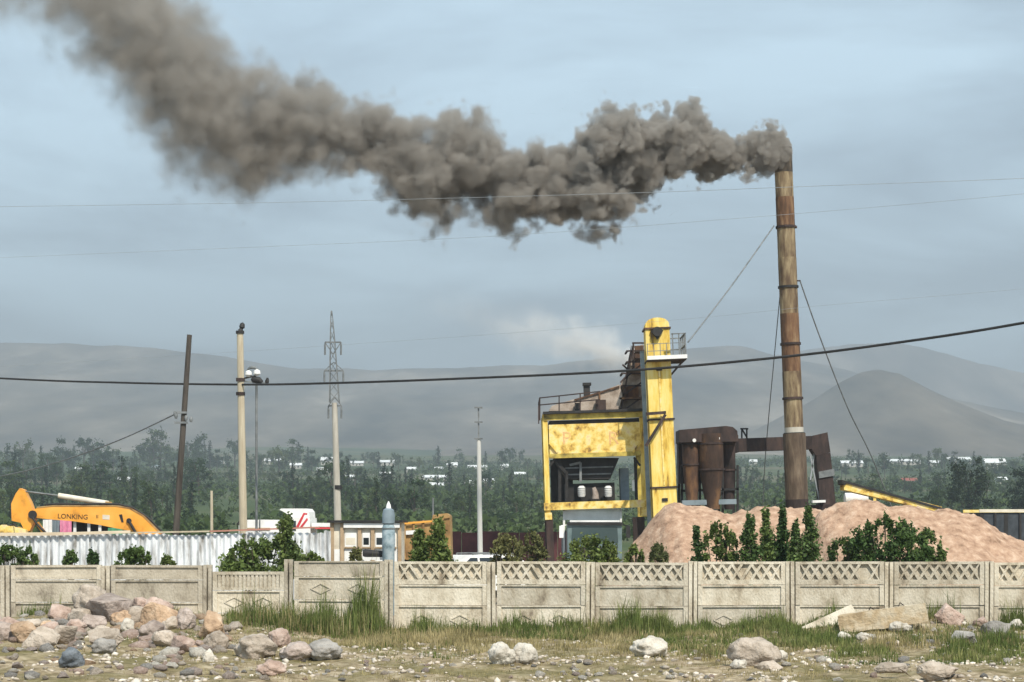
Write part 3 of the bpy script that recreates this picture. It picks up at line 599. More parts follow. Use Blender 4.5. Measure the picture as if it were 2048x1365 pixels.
# ------------------------------------------------------------------ gravel heaps
def heap(name, label, prof, Yc, depth, seed, slope=0.62):
    pxs, pys = zip(*prof); s = F / Yc; xs = np.linspace((pxs[0] - 1024) / s, (pxs[-1] - 1024) / s, 150); ys = np.linspace(Yc - depth, Yc + depth, 90)
    Xp = [(p - 1024) / s for p in pxs]; Zp = [H - (q - HOR) / s for q in pys]; V = []
    for y in ys:
        for x in xs:
            xx = x + 0.25 * fbm(y * 0.5, x * 0.5, seed); zr = float(np.interp(xx, Xp, Zp)) - GZ
            d = abs(y - Yc) * slope; d = math.sqrt(d * d + 0.12) - 0.346
            z = zr - d + (0.07 * fbm(x * 0.6, y * 0.6, seed) + 0.07 * fbm(x * 1.5, y * 0.3, seed + 3) + 0.035 * fbm(x * 3.4, y * 1.2, seed + 5) + 0.045 * fbm(x * 9, y * 9, seed)) * (1 if zr - d > 0.1 else 0.3)
            V.append((x, y - Yc, max(z, -0.12)))
    nx, ny = len(xs), len(ys); i = (np.arange(nx - 1)[None, :] + nx * np.arange(ny - 1)[:, None]).ravel()
    V = np.array(V); cx = float(xs.mean()); V[:, 0] -= cx
    o = np_mesh(name, V, np.stack([i, i + 1, i + nx + 1, i + nx], 1), M['sand_gravel'], loc=(cx, Yc, GZ))
    for p in o.data.polygons: p.use_smooth = True
    tag(o, label, 'gravel heap', 'gravel heaps in the yard')
heap('gravel_heap', 'pinkish gravel heap in front of the yellow elevator foot', [(1170, 1205), (1235, 1140), (1262, 1092), (1300, 1050), (1330, 1016), (1350, 1006), (1385, 1009), (1420, 1018), (1455, 1026), (1485, 1020), (1530, 1014), (1570, 1016), (1615, 1018), (1650, 1022), (1700, 1045), (1800, 1180)], 68, 5.2, 2.2)
heap('gravel_heap', 'wide pinkish gravel heap in front of the yellow conveyor', [(1530, 1185), (1590, 1075), (1640, 1024), (1672, 1007), (1700, 1003), (1745, 1004), (1765, 1013), (1800, 1011), (1860, 1016), (1905, 1019), (1945, 1030), (1985, 1050), (2030, 1074), (2090, 1098), (2240, 1185)], 64, 5.0, 6.4)

# ------------------------------------------------------------------ conveyor and feed bins on the right
V_ = Frame(1800, 88, 0.0, 'belt_conveyor', 'sloping yellow belt conveyor with black belt behind the gravel heap', 'conveyor')
def slab(F_, pts, d0, d1, nm, mt, parent=None):
    mb = MB(); mb.prism([(F_.p(*v).x, F_.p(*v).z) for v in pts], d0, d1); return mb.build(nm, M[mt], parent or F_.o)
slab(V_, [(1688, 965), (1884, 1014), (1884, 1026), (1688, 980)], 0, 0.06, 'side_beam', 'yellow_worn'); slab(V_, [(1688, 965), (1884, 1014), (1884, 1026), (1688, 980)], 1.0, 1.06, 'side_beam', 'yellow_worn')
slab(V_, [(1884.5, 1017), (1905, 1022), (1905, 1030), (1884.5, 1026)], 0, 0.06, 'side_beam', 'orange_paint')
slab(V_, [(1683, 960), (1990, 1045), (1990, 1050), (1683, 964.6)], -0.06, 1.1, 'belt', 'black_steel')
V_.bars('leg', 'yellow_worn', [((1750, 985, 0.1), (1750, 1158, 0.1))], 0.12); V_.bars('leg', 'yellow_worn', [((1830, 1005, 0.1), (1830, 1158, 0.1))], 0.12); V_.bars('leg', 'yellow_worn', [((1955, 1042, 0.1), (1955, 1158, 0.1))], 0.12)
a = V_.p(1688, 966, 0); MB().tube([(a.x, -0.1, a.z), (a.x, 1.15, a.z)], 0.10, 14).build('head_drum', M['black_steel'], V_.o, smooth=True)
B_ = Frame(2020, 86, 0.0, 'feed_bin', 'dark steel feed bin with pale yellow rim at conveyor foot', 'feed bin')
B_.part('rim', 'cream_paint', (1958, 1019, 2110, 1025, -0.08, 0.0)); B_.part('rim', 'yellow_worn', (1958, 1019, 2110, 1025, 3.0, 3.08))
slab(B_, [(1960, 1025.5), (2108, 1025.5), (2085, 1090), (1985, 1090)], 0.0, 3.0, 'hopper', 'bin_steel')
for x in (1964, 2012, 2060, 2104): B_.part('leg', 'black_steel', (x - 4, 1026, x + 4, 1158, -0.02, 0.15)); B_.part('leg', 'black_steel', (x - 4, 1026, x + 4, 1158, 2.85, 3.02))
for x in (1990, 2040, 2086): B_.bars('rib', 'black_steel', [((x, 1026, -0.03), (x, 1088, -0.03))], 0.09)
tb = root('white_tank', tuple(px2w(1712, 1155, 90).xy) + (GZ,), 'small white tank behind the crest of the gravel heap', 'tank')
c = px2w(1712, 1000, 90); MB().tube([(c.x - 0.55, 90, c.z + 0.05), (c.x - 0.5, 90, c.z + 0.05), (c.x + 0.5, 90, c.z + 0.05), (c.x + 0.55, 90, c.z + 0.05)], [0.12, 0.26, 0.26, 0.12], 16).build('barrel', M['white_paint'], tb, smooth=True, world=True)
MB().box((c.x - 0.4, 89.9, GZ), (c.x - 0.3, 90.1, c.z - 0.12)).build('leg', M['grey_steel'], tb, world=True); MB().box((c.x + 0.3, 89.9, GZ), (c.x + 0.4, 90.1, c.z - 0.12)).build('leg', M['grey_steel'], tb, world=True)

# ------------------------------------------------------------------ left yard: corrugated fence, excavator, cabin, lorries
def corrugated():
    Y = 52.0; s = F / Y; o = root('corrugated_fence', ((300 - 1024) / s, Y, GZ), 'white corrugated sheet fence with a plank along its top', 'fence')
    rr = random.Random(9); x = (-60 - 1024) / s; xe = (660 - 1024) / s; k = 0
    while x < xe:
        w = min(1.06, xe - x + 0.02); top = H - (1069 - 6 * max(0, min(1, (x * s + 1024 - 330) / 300)) - HOR) / s + rr.uniform(-0.035, 0.03); tilt = rr.uniform(-0.01, 0.01)
        nx, V, fs = 56, [], []; yb = Y + (0.02 if k % 2 else 0) + rr.uniform(-0.01, 0.01)
        for j, zz in enumerate((GZ, top)):
            for th in (0, 0.012):
                for i in range(nx + 1):
                    u = i / nx; amp = 0.035 * math.sin(u * w / 0.18 * 2 * math.pi)
                    V.append((x + u * w + tilt * j, yb + amp + th, zz + (0.012 * math.sin(u * w / 0.18 * 2 * math.pi) if j else 0)))
        n = nx + 1
        for i in range(nx): fs += [(i, i+1, 2*n+i+1, 2*n+i), (n+i+1, n+i, 3*n+i, 3*n+i+1), (2*n+i, 2*n+i+1, 3*n+i+1, 3*n+i)]
        fs += [(0, 2*n, 3*n, n), (nx, n+nx, 3*n+nx, 2*n+nx)]
        MB().add(V, fs).build('sheet', M['slate_sheet'], o, world=True, smooth=True); x += w * 0.965; k += 1
        if xe - x < 0.15: break
    zt = lambda px, py: ((px - 1024) / s, Y - 0.09, H - (py - HOR) / s)
    MB().bar(zt(-80, 1070), zt(128, 1068), 0.085, 0.05).build('top_plank', M['plank'], o, world=True); MB().bar(zt(128.5, 1068), zt(262, 1064), 0.075, 0.05).build('top_plank', M['plank'], o, world=True)
    MB().bar(zt(262.5, 1066), zt(420, 1063), 0.04, 0.05).build('top_plank', M['pale_wood'], o, world=True); MB().bar(zt(420.5, 1063), zt(640, 1055), 0.04, 0.05).build('top_plank', M['red_plank'], o, world=True)
    for px in (-40, 130, 262, 420, 560, 655): c = zt(px, 1075); MB().box((c[0] - 0.05, Y + 0.07, GZ), (c[0] + 0.05, Y + 0.17, c[2])).build('fence_post', M['pale_wood'], o, world=True)
corrugated()

def excavator():
    Y = 80.0; s = F / Y
    o = root('excavator', ((300 - 1024) / s, Y, GZ), 'orange yellow excavator with curved boom resting behind the corrugated fence', 'excavator')
    q = lambda px, py: ((px - 1024) / s, H - (py - HOR) / s)
    def pr(pts, d0, d1, nm, mt, par=None, sm=False): return MB().prism([q(*p) for p in pts], Y + d0, Y + d1).build(nm, M[mt], par or o, world=True, smooth=sm)
    boom = pr([(66, 1024), (78, 1016), (110, 1013), (150, 1012), (200, 1012), (235, 1013), (262, 1018), (285, 1030), (304, 1046), (322, 1066), (340, 1098), (316, 1104), (285, 1073), (262, 1062), (235, 1057), (200, 1050), (150, 1043), (100, 1039), (74, 1036)], -0.28, 0.28, 'boom', 'orange_paint')
    pr([(76, 1014.4), (110, 1011), (235, 1011.4), (264, 1016), (290, 1031), (324, 1066), (322, 1067), (288, 1033), (262, 1018.3), (235, 1013.3), (110, 1013.3), (78, 1016.3)], -0.30, 0.30, 'top_plate', 'tipper_orange', boom)
    me = text_mesh('LONKING', 0.27, 0.004); me.transform(Matrix.Rotation(R(90), 4, 'X')); a = q(118, 1037); t = link('lettering', me, M['lettering_black'], boom); t.location = (a[0] - OFF[o].x, -0.29, a[1] - OFF[o].z); t.rotation_euler = (0, R(2.2), 0)
    me = text_mesh('II', 0.20, 0.004); me.transform(Matrix.Rotation(R(90), 4, 'X')); a = q(195, 1037); t = link('lettering', me, M['lettering_black'], boom); t.location = (a[0] - OFF[o].x, -0.29, a[1] - OFF[o].z)
    pr([(208, 1030), (222, 1031), (222, 1040), (208, 1039)], -0.292, -0.281, 'sticker', 'cream_paint', boom)
    pr([(25, 1008), (34, 988), (42, 977), (50, 980), (62, 1003), (70, 1024), (72, 1040), (62, 1062), (52, 1062), (44, 1046), (26, 1042)], -0.22, 0.22, 'stick', 'orange_paint')
    pr([(0, 1055), (10, 1050), (40, 1055), (58, 1060), (60, 1078), (20, 1090), (-14, 1086), (-18, 1066)], -0.55, 0.55, 'bucket', 'yellow_worn')
    c = q(69, 1030); MB().tube([(c[0], Y - 0.36, c[1]), (c[0], Y + 0.36, c[1])], 0.17, 16).build('boom_pin', M['black_steel'], o, world=True, smooth=True)
    c = q(261, 1042); MB().tube([(c[0], Y - 0.36, c[1]), (c[0], Y + 0.36, c[1])], 0.10, 14).build('cylinder_pin', M['black_steel'], o, world=True, smooth=True)
    pr([(241, 1030), (247, 1029), (250, 1045), (246, 1045)], -0.30, -0.281, 'bracket', 'black_steel', boom)
    for dy in (-0.42, 0.42):
        a, b = q(261, 1042), q(282, 1078); MB().tube([(a[0], Y + dy * 0.85, a[1]), (b[0], Y + dy * 0.85, b[1])], 0.055, 10).build('boom_cylinder', M['black_steel'], o, world=True, smooth=True)
    a, b, c = q(217, 1007.5), q(117, 991.5), q(48, 983); mb = MB(); mb.tube([(a[0], Y, a[1]), (b[0], Y, b[1])], 0.105, 14); cy = mb.build('stick_cylinder', M['cream_paint'], o, world=True, smooth=True)
    MB().tube([(b[0], Y, b[1]), (c[0], Y, c[1])], 0.035, 8).build('rod', M['grey_steel'], cy, world=True); pr([(212, 1003), (222, 1004), (226, 1014), (214, 1014)], -0.16, 0.16, 'cylinder_bracket', 'tipper_orange', boom)
    mb = MB()
    for pts in ([(70, 1036), (78, 1048), (96, 1066)], [(20, 1052), (34, 1049), (44, 1062)]): mb.tube([(q(*p)[0], Y - 0.4, q(*p)[1]) for p in pts], 0.045, 8)
    mb.build('hose', M['black_steel'], o, world=True)
    MB().tube([(q(*p)[0], Y - 0.2, q(*p)[1]) for p in ((92, 1010), (120, 1008), (160, 1009), (200, 1008), (240, 1009), (268, 1016), (296, 1034), (326, 1064))], 0.04, 8).build('hose', M['black_steel'], o, world=True)
    a, b = q(78, 1046), q(96, 1072); MB().bar((a[0], Y - 0.3, a[1]), (b[0], Y - 0.3, b[1]), 0.14).build('bucket_link', M['orange_paint'], o, world=True)
    pr([(300, 1082), (345, 1082), (420, 1084), (424, 1104), (420, 1118), (300, 1118)], -1.2, 1.2, 'house', 'orange_paint')
    for d in (-1.35, 0.8): pr([(278, 1150), (286, 1126), (438, 1126), (446, 1150), (436, 1169), (288, 1169)], d, d + 0.55, 'track', 'black_steel')
    pr([(330, 1118), (390, 1118), (390, 1150), (330, 1150)], -0.75, 0.75, 'undercarriage', 'black_steel')
excavator()

def cloth(px0, px1, py0, py1, Y, mat, nm, label, cat):
    s = F / Y; a, b = (px0 - 1024) / s, (px1 - 1024) / s; z0, z1 = GZ + 0.9, H - (py0 - HOR) / s; n = 14; V, fs = [], []
    for j, z in enumerate((z0, z1)):
        for th in (0, 0.02):
            for i in range(n + 1): V.append((a + (b - a) * i / n, Y + th + 0.05 * math.sin(i * 1.1) * (1 - 0.7 * j), z))
    m = n + 1
    for i in range(n): fs += [(i, i+1, 2*m+i+1, 2*m+i), (m+i+1, m+i, 3*m+i, 3*m+i+1), (2*m+i, 2*m+i+1, 3*m+i+1, 3*m+i), (i+1, i, m+i, m+i+1)]
    o = MB().add(V, fs).build(nm, M[mat], None, loc=((a + b) / 2, Y, z0), world=True); tag(o, label, cat, 'cloths under the excavator boom')
cloth(86, 104, 1040, 1068, 83, 'white_paint', 'hanging_cloth', 'white cloth hanging below the excavator boom', 'cloth'); cloth(120, 143, 1040, 1068, 83, 'pink_cloth', 'hanging_cloth', 'pink cloth hanging below the excavator boom', 'cloth')
cloth(104.5, 119.5, 1042, 1068, 83.2, 'blue_grey', 'hanging_cloth', 'dark blue grey cloth hanging beside the pink one', 'cloth'); cloth(216, 245, 1056, 1072, 83, 'green_cloth', 'hanging_cloth', 'green cloth hanging below the excavator boom', 'cloth')
sh = root('market_shed', tuple(px2w(165, 1150, 86).xy) + (GZ,), 'low dark open shed behind the excavator boom', 'shed')
a, b = px2w(100, 1042, 86), px2w(236, 1060, 86); MB().box((a.x, 86, GZ), (b.x, 86.1, a.z)).build('back_wall', M['black_steel'], sh, world=True); MB().box((a.x - 0.1, 85.3, a.z + 0.003), (b.x + 0.1, 86.2, a.z + 0.06)).build('roof', M['grey_steel'], sh, world=True)
for px in (150, 178, 200): c = px2w(px, 1042, 85.6); MB().box((c.x - 0.06, 85.55, GZ), (c.x + 0.06, 85.65, a.z)).build('post', M['white_paint'], sh, world=True)

def white_lorry():
    Y = 66.0; s = F / Y; q = lambda px, py: ((px - 1024) / s, H - (py - HOR) / s)
    o = root('white_lorry', ((570 - 1024) / s, Y, GZ), 'white lorry with roof deflector and red print behind the corrugated fence', 'lorry')
    def pr(pts, d0, d1, nm, mt, par=None): return MB().prism([q(*p) for p in pts], Y + d0, Y + d1).build(nm, M[mt], par or o, world=True)
    cab = pr([(566, 1165), (566, 1052), (576, 1036), (620, 1036), (622, 1165)], 0, 2.3, 'cab', 'white_paint')
    pr([(558, 1020), (561, 1017.5), (612, 1017.5), (617, 1024), (618, 1035.7), (584, 1035.7), (566, 1024)], 0.15, 2.15, 'roof_deflector', 'white_paint')
    pr([(570, 1060), (578, 1042), (592, 1042), (592, 1062)], -0.02, -0.003, 'window', 'glass', cab)
    for i, pts in enumerate(([(592, 1054), (607, 1026), (610, 1029), (597, 1056)], [(600, 1054), (614, 1036), (616, 1040), (604, 1056)], [(606, 1026), (614, 1027), (613, 1030), (605, 1029)])):
        pr(pts, 0.135 if i == 2 else -0.012 - 0.003 * i, 0.149 if i == 2 else -0.002, 'red_stripe', 'red_print', cab)
    body = pr([(478, 1140), (477, 1052), (482, 1043), (494, 1040), (545, 1040), (556, 1044), (561, 1054), (561, 1140)], 0.05, 2.25, 'tank_body', 'white_paint')
    for x in (518,): pr([(x, 1039), (x + 2.5, 1039), (x + 2.5, 1140), (x, 1140)], 0.02, 2.28, 'body_band', 'grey_steel', body)
    pr([(486, 1056), (540, 1056), (540, 1061), (486, 1061)], 0.02, 0.048, 'side_strip', 'tan_paint', body)
    pr([(622.5, 1046), (700, 1047), (700, 1054), (622.5, 1054)], 0.1, 2.2, 'flatbed_side', 'white_paint'); pr([(630, 1055), (668, 1055), (668, 1058.5), (630, 1058.5)], 0.08, 0.4, 'red_rail', 'red_print')
    pr([(478, 1141), (700, 1141), (700, 1150), (478, 1150)], 0.3, 2.0, 'chassis', 'black_steel')
    for x in (500, 590, 670):
        for d in (0.0, 2.0):
            c = q(x, 1165); w = MB().tube([(c[0], Y + d, GZ + 0.48), (c[0], Y + d + 0.3, GZ + 0.48)], 0.48, 18).build('wheel', M['black_steel'], o, world=True, smooth=True)
            MB().tube([(c[0], Y + d - 0.01, GZ + 0.48), (c[0], Y + d + 0.02, GZ + 0.48)], 0.24, 12).build('rim', M['grey_steel'], w, world=True)
    MB().bar((q(470, 1052)[0], Y + 0.5, q(0, 1050)[1]), (q(478, 1043)[0], Y + 0.5, q(0, 1040)[1]), 0.06).build('mirror_arm', M['black_steel'], o, world=True)
white_lorry()

def cabin():
    Y = 57.0; s = F / Y; q = lambda px, py: ((px - 1024) / s, H - (py - HOR) / s)
    o = root('site_cabin', ((735 - 1024) / s, Y, GZ), 'low cream cabin with tan posts and small windows beside the blue tank', 'cabin')
    def bx(x0, y0, x1, y1, d0, d1, nm, mt, par=None): a, b = q(x0, y1), q(x1, y0); return MB().box((a[0], Y + d0, a[1]), (b[0], Y + d1, b[1])).build(nm, M[mt], par or o, world=True)
    bx(660, 1046, 800, 1222, 0, 2.4, 'wall', 'cream_paint'); bx(655, 1041, 806, 1045.7, -0.2, 2.6, 'roof', 'black_steel')
    for x in (661, 681, 716, 742, 796): bx(x, 1046.5, x + 7, 1220, -0.08, -0.002, 'post', 'tan_paint')
    for x0, x1 in ((690, 713), (725, 740), (751, 768), (776, 792)):
        w = bx(x0, 1066, x1, 1094, -0.03, -0.002, 'window', 'white_paint'); bx(x0 + 2, 1076, x1 - 2, 1090, -0.036, -0.031, 'pane', 'cream_paint' if x0 < 700 else 'glass', w); bx(x0 - 1, 1095, x1 + 1, 1097, -0.09, -0.003, 'sill', 'tan_paint', w)
    for x0, x1 in ((668.5, 680), (689, 715), (724, 741), (750, 795)): bx(x0, 1099, x1, 1124, -0.025, -0.002, 'panel', 'white_paint')
    bx(688, 1047, 800, 1056, -0.14, -0.081, 'fascia', 'white_paint')
cabin()

def blue_tank():
    Y = 53.0; s = F / Y; q = lambda px, py: ((px - 1024) / s, H - (py - HOR) / s); c = q(777, 1100)[0]; z = lambda py: q(0, py)[1]
    o = root('blue_tank', (c, Y, GZ), 'narrow pale blue tank with grey neck and pointed white cap', 'tank')
    MB().tube([(c, Y, GZ), (c, Y, z(1100)), (c, Y, z(1098)), (c, Y, z(1056)), (c, Y, z(1050))], [0.16, 0.16, 0.17, 0.17, 0.14], 20).build('body', M['pale_blue'], o, smooth=True, world=True)
    MB().tube([(c, Y, z(1050)), (c, Y, z(1047)), (c, Y, z(1030)), (c, Y, z(1020)), (c, Y, z(1017))], [0.12, 0.165, 0.17, 0.14, 0.07], 20).build('neck', M['blue_grey'], o, smooth=True, world=True)
    MB().tube([(c, Y, z(1019)), (c, Y, z(1010)), (c, Y, z(1003))], [0.075, 0.055, 0.01], 14).build('cap', M['white_paint'], o, smooth=True, world=True)
    MB().tube([(c, Y, z(1059)), (c, Y, z(1056))], 0.182, 20).build('band', M['grey_steel'], o, smooth=True, world=True)
    d = root('black_drum', ((748 - 1024) / s, Y + 0.3, GZ), 'black drum lying on a white rack beside the blue tank', 'drum')
    a, b = q(724, 1107), q(772, 1110); MB().tube([(a[0], Y + 0.3, a[1]), (a[0] + 0.05, Y + 0.3, a[1]), (b[0] - 0.05, Y + 0.3, b[1]), (b[0], Y + 0.3, b[1])], [0.08, 0.10, 0.10, 0.08], 16).build('barrel', M['black_steel'], d, smooth=True, world=True)
    mb = MB(); mb.box((a[0] - 0.05, Y + 0.15, a[1] - 0.18), (b[0] + 0.1, Y + 0.45, a[1] - 0.105))
    for x in (a[0], b[0]): mb.box((x - 0.03, Y + 0.2, GZ), (x + 0.03, Y + 0.4, a[1] - 0.181))
    mb.build('rack', M['white_paint'], d, world=True)
blue_tank()

def orange_tipper():
    Y = 63.0; s = F / Y; q = lambda px, py: ((px - 1024) / s, H - (py - HOR) / s)
    o = root('orange_tipper', ((850 - 1024) / s, Y, GZ), 'weathered orange tipper body with raised headboard behind the bush', 'tipper')
    def pr(pts, d0, d1, nm, mt, par=None): return MB().prism([q(*p) for p in pts], Y + d0, Y + d1).build(nm, M[mt], par or o, world=True)
    b = pr([(796, 1046), (868, 1040), (900, 1032), (902, 1120), (800, 1120)], 0, 2.2, 'box_body', 'tipper_orange')
    for x in (808, 826, 845, 864, 884): pr([(x, 1046 - (x - 796) * 0.1), (x + 4, 1045.6 - (x - 796) * 0.1), (x + 4, 1119), (x, 1119)], -0.08, -0.002, 'rib', 'tipper_orange', b)
    pr([(864, 1041), (866, 1030), (893, 1027), (899, 1031), (900, 1036)], -0.06, 2.26, 'headboard', 'tipper_orange'); pr([(800, 1046.5), (864, 1041.5), (864, 1044.5), (800, 1050)], -0.12, -0.081, 'top_rail', 'orange_paint', b)
    pr([(812, 1062), (842, 1060), (842, 1068), (812, 1070)], -0.10, -0.081, 'patch', 'white_paint', b); pr([(800, 1120.5), (905, 1120.5), (905, 1132), (800, 1132)], 0.3, 1.9, 'chassis', 'black_steel')
    for x in (826, 880):
        for d in (0.0, 1.9): c = q(x, 1165); MB().tube([(c[0], Y + d, GZ + 0.45), (c[0], Y + d + 0.3, GZ + 0.45)], 0.45, 18).build('wheel', M['black_steel'], o, smooth=True, world=True)
orange_tipper()

def car():
    Y = 66.0; s = F / Y; c = px2w(935, 1100, Y)
    o = empty('white_car', (c.x, Y, GZ - 0.10), 'white estate car with dark windows and roof rails behind the fence', 'car', rot=(0, 0, R(28))); OFF[o] = Vector((0, 0, 0))
    L, Wd = 2.15, 0.86
    low = [(-L, 0.35), (-L + 0.05, 0.75), (-L + 0.9, 0.92), (-0.75, 0.98), (1.95, 0.98), (2.1, 0.75), (2.1, 0.35)]
    MB().prism(low, -Wd, Wd).build('body', M['white_paint'], o)
    poly_lo = [(-0.95, 0.981), (1.98, 0.981)]; poly_hi = [(-0.25, 1.50), (1.55, 1.50)]
    v = []
    for (x, z), w in zip(poly_lo + poly_hi, (Wd - 0.04, Wd - 0.04, Wd - 0.17, Wd - 0.17)): v += [(x, -w, z), (x, w, z)]
    cabn = MB().add(v, [(0, 2, 6, 4), (1, 5, 7, 3), (4, 6, 7, 5), (0, 4, 5, 1), (2, 3, 7, 6), (0, 1, 3, 2)]).build('cabin', M['white_paint'], o)
    def side(xa, xb, xc, xd):
        for sg in (-1, 1):
            y0, y1 = sg * (Wd - 0.052), sg * (Wd - 0.145); e = sg * 0.012
            vs = [(xa, y0 + e, 1.03), (xb, y0 + e, 1.03), (xc, y1 + e, 1.42), (xd, y1 + e, 1.42)]; vs2 = [(x, y - e * 1.5, z) for x, y, z in vs]
            MB().add(vs + vs2, [(0, 1, 2, 3), (7, 6, 5, 4), (0, 4, 5, 1), (1, 5, 6, 2), (2, 6, 7, 3), (3, 7, 4, 0)]).build('side_window', M['glass'], cabn)
    side(-0.75, 0.0, 0.0, -0.25); side(0.08, 0.85, 0.85, 0.08); side(1.05, 1.78, 1.50, 0.92)
    MB().add([(1.90, -0.7, 1.05), (1.90, 0.7, 1.05), (1.66, 0.6, 1.44), (1.66, -0.6, 1.44), (1.99, -0.7, 1.05), (1.99, 0.7, 1.05), (1.645, 0.6, 1.455), (1.645, -0.6, 1.455)], [(0, 1, 2, 3), (4, 5, 6, 7), (0, 4, 5, 1), (2, 6, 7, 3), (0, 3, 7, 4), (1, 5, 6, 2)]).build('rear_window', M['glass'], cabn)
    for sg in (-1, 1):
        mb = MB(); mb.bar((-0.1, sg * 0.6, 1.56), (1.4, sg * 0.6, 1.56), 0.035)
        for x in (-0.1, 0.65, 1.4): mb.bar((x, sg * 0.6, 1.50), (x, sg * 0.6, 1.56), 0.035)
        mb.build('roof_rail', M['grey_steel'], o)
        for x in (-1.35, 1.3):
            w = MB().tube([(x, sg * (Wd - 0.2), 0.32), (x, sg * (Wd + 0.01), 0.32)], 0.32, 18).build('wheel', M['black_steel'], o, smooth=True); MB().tube([(x, sg * (Wd - 0.1), 0.32), (x, sg * (Wd + 0.02), 0.32)], 0.2, 14).build('rim', M['galv_steel'], w)
        MB().box((2.0, sg * 0.66 - 0.1, 0.72), (2.115, sg * 0.66 + 0.1, 0.92)).build('tail_light', M['red_print'], o)
car()

def maroon_fence():
    Y = 104.0; s = F / Y; o = root('sheet_metal_fence', ((990 - 1024) / s, Y, GZ), 'low maroon sheet metal fence at the back of the yard', 'fence')
    a = (885 - 1024) / s; e = (1140 - 1024) / s; z1 = H - (1064 - HOR) / s; i = 0
    while a < e:
        MB().box((a, Y + (0.03 if i % 2 else 0), GZ), (a + 0.98, Y + 0.04 + (0.03 if i % 2 else 0), z1 + random.Random(i).uniform(-0.06, 0.03))).build('sheet', M['maroon_sheet'], o, world=True); a += 1.0; i += 1
maroon_fence()

# ------------------------------------------------------------------ poles and wires
def pole(name, label, mat, pt, pb_x, Y, r0, r1, group=None):
    """round pole from its top pixel down to the yard ground below the given foot column"""
    a = px2w(pt[0], pt[1], Y); b = Vector(((pb_x - 1024) / F * Y, Y, GZ)); o = root(name, tuple(b), label, 'pole', group)
    MB().tube([b, b.lerp(a, 0.33), b.lerp(a, 0.66), a], [r0, r0 * 0.67 + r1 * 0.33, r0 * 0.33 + r1 * 0.67, r1], 14).build('shaft', M[mat], o, smooth=True, world=True)
    return o, a, b
o, a, b = pole('timber_pole', 'dark leaning timber pole with insulators and one slack wire', 'dark_wood', (379, 670), 342, 60, 0.11, 0.075)
for y, w in ((826, 20), (846, 26)):
    c = px2w(365 - (y - 826) * 0.1, y, 60); MB().box((c.x - w / 133, 59.86, c.z - 0.03), (c.x + w / 133, 59.94, c.z + 0.03)).build('crossarm', M['grey_steel'], o, world=True)
for px, y in ((350, 829), (372, 838), (382, 841), (352, 834)):
    c = px2w(px, y, 59.9); MB().tube([c - Vector((0, 0, 0.06)), c, c + Vector((0, 0, 0.05)), c + Vector((0, 0, 0.1))], [0.03, 0.05, 0.05, 0.03], 10).build('insulator', M['grey_steel'], o, smooth=True, world=True)

o, a, b = pole('concrete_pole', 'pale weathered pole with a black insulator on its top', 'pale_wood', (480, 668), 489, 62, 0.135, 0.10)
MB().tube([a, a + Vector((0, 0, 0.09))], 0.13, 14).build('cap', M['black_steel'], o, smooth=True, world=True)
MB().tube([a + Vector((0.02, 0, 0.09)), a + Vector((0.04, 0, 0.16)), a + Vector((0.06, 0, 0.2)), a + Vector((0.075, 0, 0.3)), a + Vector((0.08, 0, 0.35))], [0.09, 0.05, 0.09, 0.075, 0.02], 12).build('insulator', M['black_steel'], o, smooth=True, world=True)
for y in (760, 788): c = px2w(481, y, 62); MB().tube([c - Vector((0, 0, 0.05)), c + Vector((0, 0, 0.05))], 0.14, 14).build('clamp', M['rust_dark'], o, smooth=True, world=True)

Yp = 62.6; q = px2w(513, 768, Yp); o = root('lamp_post', (q.x, Yp, GZ), 'thin dark steel post with white lamp heads next to pale pole', 'lamp post')
MB().tube([(q.x, Yp, GZ), (q.x, Yp, q.z)], 0.04, 10).build('post', M['grey_steel'], o, world=True)
MB().bar(px2w(484, 763, Yp), px2w(531, 767, Yp), 0.05).build('bracket', M['grey_steel'], o, world=True); MB().bar(px2w(484, 758, Yp), px2w(512, 752, Yp), 0.05).build('bracket', M['black_steel'], o, world=True)
for px, y in ((497, 747), (514, 745)):
    c = px2w(px, y, Yp); MB().tube([c - Vector((0, 0, 0.12)), c - Vector((0, 0, 0.05)), c + Vector((0, 0, 0.04)), c + Vector((0, 0, 0.09))], [0.05, 0.11, 0.10, 0.03], 14).build('lamp_head', M['white_paint'], o, smooth=True, world=True)
c = px2w(505, 739, Yp); MB().tube([c - Vector((0.17, 0, 0.02)), c + Vector((-0.08, 0, 0.05)), c + Vector((0.08, 0, 0.05)), c + Vector((0.18, 0, -0.02))], [0.02, 0.05, 0.05, 0.02], 10).build('hood', M['grey_steel'], o, smooth=True, world=True)
c = px2w(513, 760, Yp); MB().tube([c - Vector((0.16, 0, -0.03)), c - Vector((0.08, 0, 0)), c + Vector((0.08, 0, -0.02)), c + Vector((0.17, 0, -0.09))], [0.05, 0.10, 0.11, 0.07], 12).build('ballast', M['black_steel'], o, smooth=True, world=True)
c = px2w(534, 763, Yp); MB().tube([c - Vector((0, 0, 0.08)), c, c + Vector((0.02, 0, 0.11))], [0.05, 0.065, 0.03], 10).build('fitting', M['black_steel'], o, smooth=True, world=True)

